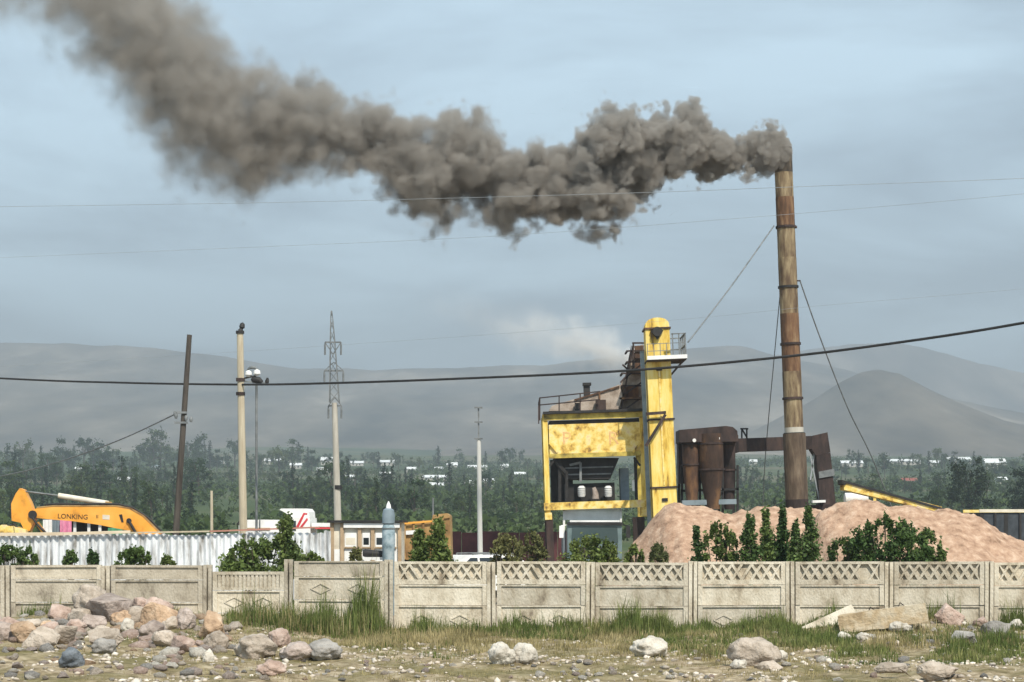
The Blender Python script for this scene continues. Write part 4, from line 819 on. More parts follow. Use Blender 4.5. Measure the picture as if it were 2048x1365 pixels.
# pylon: concrete shaft with a steel lattice head
Y = 118.0; s = F / Y
bt = px2w(669, 806, Y); bb = Vector(((678 - 1024) / s, Y, GZ)); o = root('power_pylon', tuple(bb), 'concrete power pylon with steel lattice head and crossarms', 'pylon')
MB().tube([bb, bb.lerp(bt, 0.5), bt], [0.24, 0.2, 0.165], 14).build('shaft', M['concrete_pole'], o, smooth=True, world=True)
top = px2w(663, 622, Y); mb = MB(); lv = 9
for i in range(lv):
    t0, t1 = i / lv, (i + 1) / lv; p, r = bt.lerp(top, t0), bt.lerp(top, t1); w0, w1 = 0.26 * (1 - t0) ** 0.8 + 0.02, 0.26 * (1 - t1) ** 0.8 + 0.02
    cs0 = [p + Vector((sx * w0, sy * w0, 0)) for sx, sy in ((-1, -1), (1, -1), (1, 1), (-1, 1))]; cs1 = [r + Vector((sx * w1, sy * w1, 0)) for sx, sy in ((-1, -1), (1, -1), (1, 1), (-1, 1))]
    for k in range(4): mb.bar(cs0[k], cs1[k], 0.05); mb.bar(cs0[k], cs1[(k + 1) % 4], 0.035)
mb.build('lattice_mast', M['grey_steel'], o, world=True)
for y, hw_ in ((685, 16), (742, 19), (812, 13)):
    c = px2w(666 + (y - 685) * 0.03, y, Y); mb = MB(); mb.bar(c - Vector((hw_ / s, 0, 0)), c + Vector((hw_ / s, 0, 0)), 0.09)
    up = Vector((0, 0, 0.5 if y != 685 else -0.7)); mb.bar(c - Vector((hw_ / s, 0, 0)), c + up, 0.05); mb.bar(c + Vector((hw_ / s, 0, 0)), c + up, 0.05)
    ca = mb.build('crossarm', M['grey_steel'], o, world=True)
    for sx in (-1, 1): e = c + Vector((sx * hw_ / s, 0, 0)); MB().tube([e, e - Vector((0, 0, 0.2)), e - Vector((0, 0, 0.75))], [0.03, 0.055, 0.055], 8).build('insulator', M['grey_steel'], ca, world=True)
c = px2w(676, 975, Y); MB().tube([c - Vector((0, 0, 0.12)), c + Vector((0, 0, 0.12))], 0.25, 12).build('clamp', M['black_steel'], o, world=True)

Y = 96.0; s = F / Y; o, a, b = pole('white_pole', 'straight whitewashed pole with three short crossarms behind white car', 'white_pole', (957.5, 880), 961, Y, 0.13, 0.10)
mb = MB(); tp = px2w(957, 815, Y); mb.bar(a, tp, 0.07); mb.build('top_mast', M['grey_steel'], o, world=True)
for y in (816, 845, 878):
    c = px2w(957, y, Y); ca = MB().bar(c - Vector((0.2, 0.1, 0)), c + Vector((0.2, -0.1, 0)), 0.07).build('crossarm', M['grey_steel'], o, world=True)
o, a, b = pole('short_pole', 'short thin pale post standing beyond the corrugated fence', 'pale_wood', (423, 982), 424, 110, 0.09, 0.075)
o, a, b = pole('thin_pole', 'thin grey post standing behind the orange tipper body', 'grey_steel', (866, 996), 866, 120, 0.06, 0.05)

def wire(label, pts, r, mat, name='cable', sub=10, n=6):
    """pts: (px, py, depth); smooth curve through them"""
    P = [px2w(*p) for p in pts]; out = []
    for i in range(len(P) - 1):
        p0, p1, p2, p3 = P[max(i-1, 0)], P[i], P[i+1], P[min(i+2, len(P)-1)]
        for k in range(sub):
            t = k / sub; out.append(0.5 * ((2*p1) + (p2-p0)*t + (2*p0-5*p1+4*p2-p3)*t*t + (3*p1-p0-3*p2+p3)*t**3))
    out.append(P[-1]); o = MB().tube(out, r, n).build(name, M[mat], None, loc=tuple(out[0]), world=True, smooth=True); tag(o, label, 'cable'); return o
wire('thick dark cable sagging from pale pole across the whole yard', [(-500, 728, 78), (0, 757, 70), (250, 766, 66), (481, 769.5, 62), (650, 767, 58), (900, 758.5, 55), (1250, 742, 52), (1560, 715, 50), (1800, 685, 48), (2048, 646, 46), (2500, 560, 43)], 0.033, 'black_steel')
wire('slack dark wire falling from the leaning timber pole', [(350, 829, 59.9), (240, 880, 66), (120, 923, 73), (0, 953, 80), (-200, 985, 92)], 0.022, 'grey_steel')
wire('thin pale overhead wire crossing before the smoke plume', [(-300, 418, 60), (400, 408, 56), (780, 400, 54), (1280, 386, 51), (1620, 373, 49), (2048, 357, 47), (2600, 330, 44)], 0.0055, 'galv_steel')
wire('thin grey overhead wire passing just under the smoke plume', [(-300, 528, 60), (500, 495, 56), (1000, 472, 53), (1540, 432, 50), (2048, 388, 47), (2600, 330, 44)], 0.004, 'galv_steel')
wire('lowest thin faint overhead wire above the thick cable', [(-300, 752, 84), (400, 709, 78), (1000, 668, 70), (1400, 636, 66), (1640, 612, 63), (2048, 578, 60), (2600, 525, 56)], 0.0035, 'galv_steel')
gw = [('guy wire from chimney top down to the yellow elevator', [(1548, 452, 90.7), (1463, 572, 87.5), (1376, 685, 84.5)], 0.030), ('guy wire from chimney falling over the conveyor', [(1600, 562, 90.8), (1640, 675, 92), (1695, 815, 94), (1745, 918, 96), (1800, 1060, 98), (1830, 1150, 99)], 0.030), ('steep thin guy wire between elevator and chimney', [(1560, 590, 91.4), (1548, 720, 93), (1535, 862, 96), (1528, 960, 98), (1520, 1150, 101)], 0.022)]
for lb, pts, r in gw: wire(lb, pts, r, 'grey_steel', 'guy_wire')
MB_ = MB(); a, b = px2w(1586, 562, 90.9), px2w(1601, 562, 90.8); MB_.bar(a, b, 0.06); gb = MB_.build('guy_bracket', M['rust_dark'], None, loc=tuple(a), world=True); tag(gb, 'small steel arm holding a guy wire to the chimney', 'bracket')

# ------------------------------------------------------------------ foliage
def leaf_cloud(centers, radii, n, size, rng, flat=0.0):
    """n small folded leaf quads scattered through ellipsoids; returns V, Q"""
    centers, radii = np.array(centers, float), np.array(radii, float); vol = radii.prod(1) ** 0.60; pick = rng.choice(len(centers), n, p=vol / vol.sum())
    d = rng.normal(size=(n, 3)); d /= np.linalg.norm(d, axis=1)[:, None]; rad = np.clip(np.abs(rng.normal(size=n)) * 0.62, 0, 1.5)
    c = centers[pick] + d * radii[pick] * rad[:, None]
    u = rng.normal(size=(n, 3)); u /= np.linalg.norm(u, axis=1)[:, None]; w = rng.normal(size=(n, 3)); w -= u * (u * w).sum(1)[:, None]; w /= np.linalg.norm(w, axis=1)[:, None]
    if flat: w[:, 2] *= (1 - flat)
    sz = size * rng.uniform(0.6, 1.4, n)[:, None]
    V = np.stack([c - u * sz, c - w * sz * 0.55, c + u * sz, c + w * sz * 0.55], 1).reshape(-1, 3)
    return V, np.arange(4 * n).reshape(n, 4)

def bush(label, px, pw, ytop, Y, mat, seed, n=2200, leaf=0.055, shape='round', group='bushes behind the fence', name='bush', stems=8, zb=None):
    rng = np.random.default_rng(seed); s = F / Y; cx = (px - 1024) / s; w = pw / s / 2; zt = H - (ytop - HOR) / s; zb = GZ if zb is None else zb; h = zt - zb
    o = root(name, (cx, Y, zb), label, 'bush', group); cs, rs = [], []; zf = max(zb + 0.2, H - 75 / F * Y - 0.30); hf = zt - zf
    if shape == 'column':
        for t in np.linspace(0.0, 0.95, 12): k = w * (1.0 - 0.78 * t ** 1.6) * rng.uniform(0.7, 1.05); cs.append((cx + rng.normal() * w * 0.16, Y + rng.normal() * w * 0.2, zf + hf * t)); rs.append((k, k, hf * 0.065))
        for t in (0.35, 0.6): cs.append((cx + rng.choice((-1, 1)) * w * 0.6, Y, zf + hf * t)); rs.append((w * 0.32, w * 0.32, hf * 0.10))
    else:
        for i in range(26):
            x = rng.uniform(-0.9, 0.9); t = rng.random(); hh = (1 - 0.62 * x * x) * (0.66 + 0.26 * rng.random())
            cs.append((cx + x * w, Y + rng.normal() * w * 0.3, zf + hf * hh * t)); k = w * rng.uniform(0.16, 0.28); rs.append((k, k, min(k, hf * 0.22) * rng.uniform(0.8, 1.3)))
        for i in range(9):
            x = rng.uniform(-0.85, 0.85); cs.append((cx + x * w, Y + rng.normal() * w * 0.2, zf + hf * (1 - 0.5 * x * x) * rng.uniform(0.80, 0.95))); rs.append((w * rng.uniform(0.05, 0.13), w * 0.09, hf * rng.uniform(0.06, 0.16)))
        cs.append((cx + w * 0.05, Y, zf + hf * 0.93)); rs.append((w * 0.09, w * 0.09, hf * 0.07))
    for i in range(14 if shape == 'round' else 5):
        x = rng.uniform(-0.8, 0.8) * (1 if shape == 'round' else 0.45); cs.append((cx + x * w, Y + rng.normal() * w * 0.2, zf + hf * (1 - 0.5 * x * x) * rng.uniform(0.75, 0.98))); rs.append((0.035, 0.035, hf * rng.uniform(0.12, 0.2)))
    for i in range(4): cs.append((cx + rng.uniform(-0.5, 0.5) * w, Y + rng.normal() * w * 0.2, zb + (zf - zb) * rng.uniform(0.3, 0.9))); rs.append((w * 0.25, w * 0.25, 0.15))
    n = int(n * 3.0); leaf *= 0.78
    V, Q = leaf_cloud(cs, rs, n, leaf, rng); V = V - np.array([cx, Y, zb]); np_mesh('foliage', V, Q, M[mat], o)
    mb = MB()
    for i in range(min(stems, len(cs))):
        c = cs[-6 - i * 2 % len(cs)] if shape != 'column' else cs[11 - i % 3]; mb.tube([(cx + rng.normal() * 0.06, Y + rng.normal() * 0.06, zb - 0.05), ((cx + c[0]) / 2, (Y + c[1]) / 2, (zb + c[2]) / 2 - 0.02), c], [0.03, 0.02, 0.008], 6)
    mb.build('stem', M['bark'], o, world=True)
bush('broad dark bush below the excavator bucket', 20, 62, 1090, 47, 'bush_leaf', 1)
bush('narrower dark bush next to the one below the bucket', 55, 46, 1098, 46, 'bush_leaf_dark', 2, 1400)
bush('small wide sprig of bush against the white corrugated sheets', 140, 36, 1102, 46, 'bush_leaf_dark', 3, 900)
bush('small narrow upright bush against the white corrugated sheets', 185, 24, 1104, 46, 'bush_leaf_dark', 4, 700)
bush('rounded green bush before the corrugated fence', 270, 76, 1094, 46, 'bush_leaf', 5, 1900)
bush('tiny bush peeping over the fence before corrugated sheets', 335, 32, 1113, 46, 'bush_leaf_dark', 6, 700)
bush('wide loose green shrub before the white lorry', 520, 140, 1075, 46, 'bush_leaf', 7, 3000, 0.06)
bush('tall narrow green sapling before the white lorry', 577, 58, 1030, 45.5, 'bush_leaf_dark', 8, 2400, 0.06, 'column')
bush('low trailing shrub at the foot of the tall narrow sapling', 622, 66, 1106, 46.5, 'bush_leaf', 9, 1100)
bush('small olive shrub beside the black drum', 712, 26, 1099, 46, 'bush_leaf_olive', 10, 600)
bush('shorter upright bush before the orange tipper body', 838, 44, 1060, 46, 'bush_leaf', 11, 1900, 0.06, 'column')
bush('taller upright bush before the orange tipper body', 876, 58, 1040, 45.5, 'bush_leaf', 12, 2600, 0.06, 'column')
bush('olive hedge clump next to the white car', 1012, 70, 1070, 60, 'bush_leaf_olive', 13, 2200, 0.07)
bush('olive hedge clump beside the tower leg', 1062, 66, 1066, 61, 'bush_leaf_olive', 14, 2200, 0.07)
bush('wide green bush before the truck under the tower', 1182, 132, 1072, 46, 'bush_leaf', 15, 3200, 0.055)
bush('small bush at the foot slope of the gravel heap', 1270, 42, 1092, 46, 'bush_leaf', 16, 1000); bush('small olive bush just in front of the gravel heap', 1318, 40, 1090, 46, 'bush_leaf_olive', 17, 1000)
bush('thin sapling standing alone before the gravel heap', 1394, 28, 1052, 45, 'bush_leaf_dark', 18, 1000, 0.05, 'column')
bush('leafy green bush before the middle of the gravel heap', 1440, 78, 1046, 45.5, 'bush_leaf', 19, 2300, 0.055)
for i, (px, pw, yt) in enumerate(((1500, 46, 1028), (1532, 34, 1018), (1564, 34, 1020), (1590, 30, 1048), (1617, 46, 1014))):
    bush(('slim young tree next to the leafy bush before the gravel heap', 'slim young tree between the first and middle trees of the row', 'middle slim young tree in the row before the gravel heap', 'shortest slim young tree in the row before the gravel', 'tallest slim young tree before the gap between gravel heaps')[i], px, pw, yt, 45 + 0.3 * (i % 3), 'bush_leaf_dark', 30 + i, 1700, 0.055, 'column', 'row of young trees before the gravel', 'young_tree')
bush('low bush under the row of young trees', 1550, 110, 1082, 46, 'bush_leaf', 40, 1900)
bush('big round green bush before the wide gravel heap', 1775, 170, 1034, 45.5, 'bush_leaf', 41, 5200, 0.06)
bush('smaller dark bush between young trees and big round bush', 1688, 74, 1076, 46, 'bush_leaf_dark', 42, 1500)
bush('low dark bush beside the big round bush, nearer the feed bin', 1850, 84, 1060, 46, 'bush_leaf_dark', 43, 2000)

# ---- far trees, each one object
def tree_mesh(kind, seed):
    rng = np.random.default_rng(seed); cs, rs = [], []
    if kind == 'poplar':
        for t in np.linspace(0.14, 0.97, 14): k = 0.13 * (1.15 - t) ** 0.6 * (0.75 + 0.5 * rng.random()); cs.append((rng.normal() * 0.02, rng.normal() * 0.02, t)); rs.append((k, k, 0.055))
        n, leaf = 1100, 0.021
    elif kind == 'round':
        for i in range(22):
            a = rng.random() * 6.28; r_ = rng.random() ** 0.5; t = rng.random(); cs.append((math.cos(a) * r_ * 0.36 * (1 - 0.5 * t), math.sin(a) * r_ * 0.36 * (1 - 0.5 * t), 0.28 + 0.62 * t)); k = rng.uniform(0.08, 0.16); rs.append((k, k, k * 0.85))
        n, leaf = 1600, 0.027
    else:
        for i in range(16):
            a = rng.random() * 6.28; r_ = rng.random() ** 0.5; t = rng.random(); cs.append((math.cos(a) * r_ * 0.26, math.sin(a) * r_ * 0.26, 0.25 + 0.66 * t)); k = rng.uniform(0.06, 0.12); rs.append((k, k, k * 1.25))
        n, leaf = 1300, 0.026
    V, Q = leaf_cloud(cs, rs, n, leaf, rng); V = list(map(tuple, V)); Q = [tuple(q) for q in Q]
    mb = MB(); mb.tube([(0, 0, -0.03), (0.01, 0, 0.35), (0, 0.01, 0.8)], [0.022, 0.016, 0.004], 6)
    for i in range(4): c = cs[(i * 3 + 1) % len(cs)]; mb.tube([(0, 0, 0.2 + 0.1 * i), ((c[0]) * 0.6, c[1] * 0.6, c[2] - 0.05), c], [0.011, 0.007, 0.003], 5)
    b = len(V); V += mb.v; nf = len(Q); Q += [tuple(i + b for i in f) for f in mb.f]
    me = bpy.data.meshes.new(kind + '_tree'); me.from_pydata(V, [], Q); me.materials.append(M['far_leaf_dark' if kind == 'poplar' else 'far_leaf']); me.materials.append(M['bark'])
    me.polygons.foreach_set('material_index', np.array([0] * nf + [1] * (len(Q) - nf), dtype=np.int32)); me.update(); return me
TM = {k: [tree_mesh(k, 100 + 10 * i + j) for j in range(4)] for i, k in enumerate(('poplar', 'round', 'loose'))}
tr = random.Random(77)
KT = {'poplar': 'slender dark poplar', 'round': 'rounded leafy tree', 'loose': 'loose upright tree'}
def far_tree(kind, px, Y, hgt, zone, grp):
    x = (px - 1024) / F * Y; o = bpy.data.objects.new(kind + '_tree', tr.choice(TM[kind])); COL.objects.link(o)
    o.location = (x, Y, ground_z(x, Y) - 0.1); k = hgt * tr.choice((0.7, 0.85, 1.0, 1.0, 1.1, 1.25)) * tr.uniform(0.9, 1.1); wd = tr.uniform(0.85, 1.25); o.scale = (k * wd, k * wd, k); o.rotation_euler = (0, 0, tr.uniform(0, 6.28))
    tag(o, KT[kind] + ' ' + zone, 'tree', KT[kind] + 's ' + grp)
def pick(w): return tr.choices(('poplar', 'round', 'loose'), w)[0]
for i in range(46): far_tree(pick((1, 2, 3)), -40 + 660 * (i + tr.random()) / 46, tr.uniform(1050, 1350), tr.uniform(13, 21), 'in the wood on the crest behind the excavator', 'on the wooded crest')
for i in range(24): far_tree(pick((1, 3, 1)), 620 + 465 * (i + tr.random()) / 24, tr.uniform(1150, 1550), tr.uniform(8, 14), 'between the village houses on the slope', 'among the village houses')
for i in range(46): far_tree(pick((3, 2, 2)), -40 + 440 * (i + tr.random()) / 46, tr.uniform(520, 900), tr.uniform(7, 12), 'on the lower slope behind the excavator', 'on the lower left slope')
for i in range(34): far_tree(pick((5, 1, 2)), 560 + 270 * (i + tr.random()) / 34, tr.uniform(520, 800), tr.uniform(6, 10.5), 'in the dark grove beyond the white lorry', 'in the dark grove')
for i in range(8): far_tree(pick((3, 2, 2)), 400 + 160 * (i + tr.random()) / 8, tr.uniform(800, 950), tr.uniform(7, 11), 'by the field beyond the pale poles', 'by the field')
for i in range(22): far_tree(pick((3, 2, 1)), 840 + 250 * (i + tr.random()) / 22, tr.uniform(480, 800), tr.uniform(5, 9), 'on the slope beside the yellow tower', 'left of the tower')
for i in range(18): far_tree(pick((3, 1, 2)), 1470 + 200 * (i + tr.random()) / 18, tr.uniform(500, 900), tr.uniform(6, 11), 'behind the chimney foot', 'behind the chimney')
for i in range(36): far_tree(pick((2, 3, 2)), 1660 + 430 * (i + tr.random()) / 36, tr.uniform(900, 1300), tr.uniform(7, 12), 'far beyond the yellow conveyor', 'beyond the conveyor')
for i in range(18): far_tree(pick((1, 3, 2)), 1680 + 400 * (i + tr.random()) / 18, tr.uniform(480, 700), tr.uniform(5, 9), 'on the nearer ground beyond the conveyor', 'on the nearer ground')

for i in range(40): far_tree(pick((4, 1, 2)), -40 + 430 * (i + tr.random()) / 40, tr.uniform(330, 480), tr.uniform(3.5, 7), 'in the belt just beyond the excavator yard', 'in the near belt')
for i in range(30): far_tree(pick((4, 1, 2)), 570 + 260 * (i + tr.random()) / 30, tr.uniform(330, 480), tr.uniform(3.5, 6.5), 'in the belt beyond lorry and cabin', 'in the belt beyond the cabin')
for i in range(24): far_tree(pick((3, 2, 2)), 880 + 220 * (i + tr.random()) / 24, tr.uniform(330, 470), tr.uniform(2.5, 5), 'in the belt behind the white pole', 'in the belt behind the white pole')
for i in range(30): far_tree(pick((3, 2, 2)), 1470 + 600 * (i + tr.random()) / 30, tr.uniform(330, 470), tr.uniform(2.5, 5.5), 'in the belt behind chimney and conveyor', 'in the belt behind the conveyor')
def big_tree(label, px, pw, ytop, Y, seed):
    rng = np.random.default_rng(seed); s = F / Y; x = (px - 1024) / s; gz = ground_z(x, Y); h = H - (ytop - HOR) / s - gz; w = pw / s / 2; o = root('round_tree', (x, Y, gz), label, 'tree', 'big trees beyond the feed bin'); cs, rs = [], []
    for i in range(36):
        a = rng.random() * 6.28; r_ = rng.random() ** 0.5; t = rng.random(); cs.append((math.cos(a) * r_ * w * 0.8 * (1 - 0.4 * t), math.sin(a) * r_ * w * 0.8, h * (0.22 + 0.7 * t))); k = w * rng.uniform(0.18, 0.34); rs.append((k, k, k))
    V, Q = leaf_cloud(cs, rs, 5000, 0.22, rng); np_mesh('crown', V, Q, M['far_leaf_dark'], o)
    mb = MB(); mb.tube([(0, 0, -0.2), (0.1, 0, h * 0.4), (0, 0, h * 0.8)], [0.3, 0.2, 0.05], 8)
    for c in cs[:7]: mb.tube([(0, 0, h * 0.25), (c[0] * 0.5, c[1] * 0.5, c[2] * 0.75), c], [0.13, 0.08, 0.03], 6)
    mb.build('trunk', M['bark'], o)
big_tree('big dark round tree rising beyond the conveyor end', 1940, 110, 912, 330, 5); big_tree('dark tree half cut off beside the feed bin', 2050, 90, 925, 340, 6)

def woods():
    rng = np.random.default_rng(12); cs, rs = [], []
    for i in range(5200):
        Y = rng.uniform(430, 1600); px = rng.uniform(-120, 2170)
        if 1090 < px < 1250 and Y < 900: continue
        if 390 < px < 540 and Y < 700 and rng.random() < 0.7: continue
        x = (px - 1024) / F * Y
        if fbm(x * 0.008, Y * 0.006, 2.2, 3) < -0.10: continue
        k = rng.uniform(1.0, 3.2); cs.append((x, Y, ground_z(x, Y) + k * 0.7)); rs.append((k * 1.3, k * 1.3, k))
    for i in range(1100):
        Y = rng.uniform(190, 430); px = rng.uniform(-120, 2170)
        if 400 < px < 530 and rng.random() < 0.6: continue
        x = (px - 1024) / F * Y; k = rng.uniform(0.5, 1.5); cs.append((x, Y, ground_z(x, Y) + k * 0.6)); rs.append((k * 1.5, k * 1.5, k))
    V, Q = leaf_cloud(cs, rs, 130000, 0.62, rng); o = np_mesh('hillside_scrub', V, Q, M['far_leaf']); tag(o, 'mass of green scrub and hedges covering the village slope', 'scrub', kind='stuff')
woods()

# ------------------------------------------------------------------ village houses
def house(px0, px1, ytop, ybot, roof='roof_white', label=None, grp=None, nm='village_house'):
    lo, hi = 300.0, 2600.0; pc = (px0 + px1) / 2
    for _ in range(40):
        m_ = (lo + hi) / 2; row = HOR - (ground_z((pc - 1024) / F * m_, m_) - H) / m_ * F
        if row > ybot + 2: lo = m_
        else: hi = m_
    Y = lo; s = F / Y; x0, x1 = (px0 - 1024) / s, (px1 - 1024) / s; gz = ground_z((x0 + x1) / 2, Y); zt = max(gz + 3.0, H - (ytop - HOR) / s); dp = min(9.0, max(5.0, (x1 - x0) * 0.7)); he = zt - (zt - gz) * 0.42
    o = root(nm, ((x0 + x1) / 2, Y, gz), label, 'house', grp)
    MB().box((x0, Y, gz - 1.5), (x1, Y + dp, he)).build('wall', M['house_wall'], o, world=True)
    mb = MB(); ym = Y + dp / 2; e = 0.4
    mb.add([(x0 - e, Y - e, he), (x1 + e, Y - e, he), (x1 + e, ym, zt), (x0 - e, ym, zt), (x0 - e, Y + dp + e, he), (x1 + e, Y + dp + e, he)], [(0, 1, 2, 3), (3, 2, 5, 4), (0, 3, 4), (1, 5, 2), (0, 4, 5, 1)]); mb.build('roof', M[roof], o, world=True)
    n = max(1, int((x1 - x0) / 3.2))
    for i in range(n): xa = x0 + (i + 0.5) * (x1 - x0) / n; MB().box((xa - 0.5, Y - 0.05, gz + (he - gz) * 0.35), (xa + 0.5, Y + 0.02, gz + (he - gz) * 0.8)).build('window', M['glass'], o, world=True)
for a in ((529, 566, 917, 928), (440, 449, 918, 928), (642, 673, 914, 929), (634, 664, 935, 945), (757, 792, 920, 930), (894, 914, 925, 938), (936, 974, 930, 940), (845, 892, 950, 961), (853, 901, 965, 979), (931, 949, 961, 974), (966, 989, 957, 970), (1002, 1016, 928, 938), (700, 726, 922, 931), (580, 602, 926, 936), (812, 832, 934, 944), (1030, 1052, 944, 954), (760, 782, 944, 953), (690, 708, 950, 960), (870, 886, 934, 942), (300, 318, 930, 940), (150, 166, 934, 944)):
    house(*a, label='small white roofed village house among trees on the slope', grp='white roofed village houses')
house(236, 256, 954, 966, label='lone white roofed house on the slope behind the excavator', grp=None)
for a, lb in (((1684, 1726, 921, 933), 'white roofed building just beyond the exhaust duct'), ((1775, 1842, 918, 928), 'longest white roofed building on the slope beyond conveyor'), ((1860, 1884, 921, 931), 'short white roofed building next to the longest one'), ((1894, 1942, 914, 926), 'white roofed building above the big dark tree'), ((1971, 2012, 917, 937), 'tall white building past the big dark tree'), ((1500, 1514, 919, 929), 'tiny white building seen under the exhaust duct')):
    house(*a, label=lb, grp='long white buildings', nm='long_building')
house(1806, 1834, 957, 968, 'roof_red', label='small red roofed house beyond the yellow conveyor'); house(1996, 2014, 956, 966, label='lone white roofed house below the tall white building')

# ------------------------------------------------------------------ rocks
def rock_mesh(seed, ang, sub=3):
    rg = random.Random(seed); bm = bmesh.new(); sub = 4 if sub == 3 and not ang else sub
    if ang:
        for _ in range(16): v = Vector((rg.gauss(0, 1), rg.gauss(0, 1), rg.gauss(0, 1))).normalized(); bm.verts.new(v * rg.uniform(0.85, 1.1))
        r = bmesh.ops.convex_hull(bm, input=bm.verts); bmesh.ops.delete(bm, geom=[g for g in r['geom_interior'] if isinstance(g, bmesh.types.BMVert)], context='VERTS')
        bmesh.ops.bevel(bm, geom=bm.edges[:], offset=0.07, segments=2, affect='EDGES', profile=0.6)
        if sub > 2: bmesh.ops.triangulate(bm, faces=bm.faces); bmesh.ops.subdivide_edges(bm, edges=bm.edges[:], cuts=1, use_grid_fill=True)
    else: bmesh.ops.create_icosphere(bm, subdivisions=sub, radius=1.0)
    for v in bm.verts:
        d = v.co.normalized(); k = 0.07 if ang else 0.30
        v.co *= 1 + k * noise.fractal(d * 1.1 + Vector((seed * 3.7, 0, 0)), 0.9, 2.0, 3) + 0.09 * noise.fractal(d * 2.6 + Vector((seed, 5, 0)), 0.8, 2.1, 5)
    me = bpy.data.meshes.new('rock'); bm.to_mesh(me); bm.free()
    for p in me.polygons: p.use_smooth = True
    if ang: me.set_sharp_from_angle(angle=R(32))
    return me
def rock(label, px, yb, w, h, mat, seed, ang=False, dep=0.8, rz=None, tilt=0.0, cat='boulder', sink=0.30, group=None):
    g = on_ground(px, yb - 1); s = F / g.y; o = link('boulder', rock_mesh(seed, ang), M[mat]); W_, H_ = w / s / 2, h / s / 2 / (1 - sink * 0.5)
    co = [v.co.copy() for v in o.data.vertices]; rot = Matrix.Rotation(seed * 1.7 if rz is None else rz, 3, 'Z')
    co = [rot @ c for c in co]; mn = [min(c[i] for c in co) for i in range(3)]; mx = [max(c[i] for c in co) for i in range(3)]
    for v, c in zip(o.data.vertices, co): v.co = ((c.x - (mn[0] + mx[0]) / 2) / (mx[0] - mn[0]) * 2 * W_, (c.y - (mn[1] + mx[1]) / 2) / (mx[1] - mn[1]) * 2 * W_ * dep, (c.z - mn[2]) / (mx[2] - mn[2]) * 2 * H_)
    o.location = (g.x, g.y + W_ * dep * 0.75, g.z - sink * H_); o.rotation_euler = (0, tilt, 0); tag(o, label, cat, group); return o
rock('large egg shaped grey beige boulder leaning on the fence', 172, 1236, 84, 66, 'rock_beige', 1, dep=0.9, tilt=0.15)
rock('mauve brown boulder sloping down beside the egg shaped boulder', 226, 1250, 96, 64, 'rock_mauve', 2, True, tilt=-0.3)
rock('orange tan angular boulder with sloping top on the rock pile', 310, 1262, 78, 54, 'rock_orange', 13, True, tilt=0.1)
rock('greyish mauve boulder between the two orange boulders', 368, 1262, 44, 46, 'rock_mauve', 4); rock('squarish orange boulder with one dark side', 425, 1282, 62, 58, 'rock_orange', 15, True, dep=0.9)
rock('long beige grey boulder where rock pile meets the grass', 508, 1320, 92, 50, 'rock_beige', 6); rock('smooth pink boulder behind the long beige boulder', 557, 1296, 46, 38, 'rock_pink', 7)
rock('pale mottled flat boulder joined to the grey flat one', 594, 1324, 82, 38, 'rock_mauve', 8); rock('flat grey boulder at the edge of the tall grass', 645, 1324, 78, 44, 'rock_grey', 9)
rock('rounded pinkish boulder lying before the flat grey one', 540, 1354, 62, 32, 'rock_pink', 10); rock('dark slate blue boulder alone on the pale gravel', 138, 1340, 56, 44, 'rock_slate', 11, dep=0.95)
rock('dark grey stone half buried in the rock pile', 206, 1310, 50, 32, 'rock_grey', 12); rock('beige stone above the dark grey stone', 203, 1278, 44, 26, 'rock_beige', 14)
rock('rounded pinkish boulder at the outer end of rock pile', 14, 1278, 56, 44, 'rock_pink', 16); rock('pale rounded stone beside the outermost pinkish boulder', 62, 1266, 52, 26, 'rock_beige', 17); rock('pink mottled angular stone before the outermost boulder', 66, 1290, 60, 32, 'rock_pink', 18, True)
rock('mauve slab stone lying below the egg shaped boulder', 184, 1264, 58, 34, 'rock_mauve', 19, True); rock('pale upright stone in the middle of the rock pile', 254, 1270, 28, 32, 'rock_white', 20)
rock('pale beige stone below the orange angular boulder', 362, 1308, 56, 34, 'rock_pink', 21, True); rock('small orange brown stone in the bare soil', 388, 1312, 20, 20, 'rock_orange', 22)
rock('cream white stone standing in bare soil', 416, 1326, 24, 26, 'rock_white', 23, True); rock('white flat stone below the orange boulders', 316, 1276, 22, 14, 'rock_white', 24)
wb = rock('white two humped boulder lying alone on the open ground', 1004, 1332, 60, 46, 'rock_white', 25, dep=0.9, rz=0.3)
w2 = rock('', 1050, 1330, 52, 42, 'rock_white', 26, dep=0.95); w2.name = 'hump'; del w2['category']; w2.parent = wb; w2.location = w2.location - wb.location
rock('pale cream boulder half hidden by green grass', 1298, 1316, 78, 42, 'rock_white', 27); rock('broad brown grey boulder in the grass', 1512, 1334, 112, 56, 'rock_beige', 28, dep=0.7)
rock('small white stone leaning on the broad brown boulder', 1562, 1326, 32, 24, 'rock_white', 29); rock('flat pale stone in front of the broad brown boulder', 1540, 1344, 58, 20, 'rock_beige', 30, True)
rock('low white stone just before the broad brown boulder', 1478, 1340, 36, 18, 'rock_white', 31); rock('pinkish wedge shaped stone beyond the concrete block', 1893, 1250, 60, 40, 'rock_pink', 32, True, tilt=0.35)
rock('pale rounded stone propping the fallen concrete block', 1806, 1268, 54, 26, 'rock_white', 33); rock('white stone lying off the end of the concrete beam', 1690, 1282, 32, 16, 'rock_white', 34); rock('white stone under the concrete block', 1728, 1282, 32, 16, 'rock_white', 35)
rock('broad beige slab stone at the edge of the grass', 1795, 1358, 84, 30, 'rock_beige', 36, True); rock('large flat tan stone beside the beige slab stone', 1880, 1362, 90, 38, 'rock_beige', 37, True); rock('pale stone half sunk at the fence foot past last post', 2036, 1262, 30, 26, 'rock_white', 38)
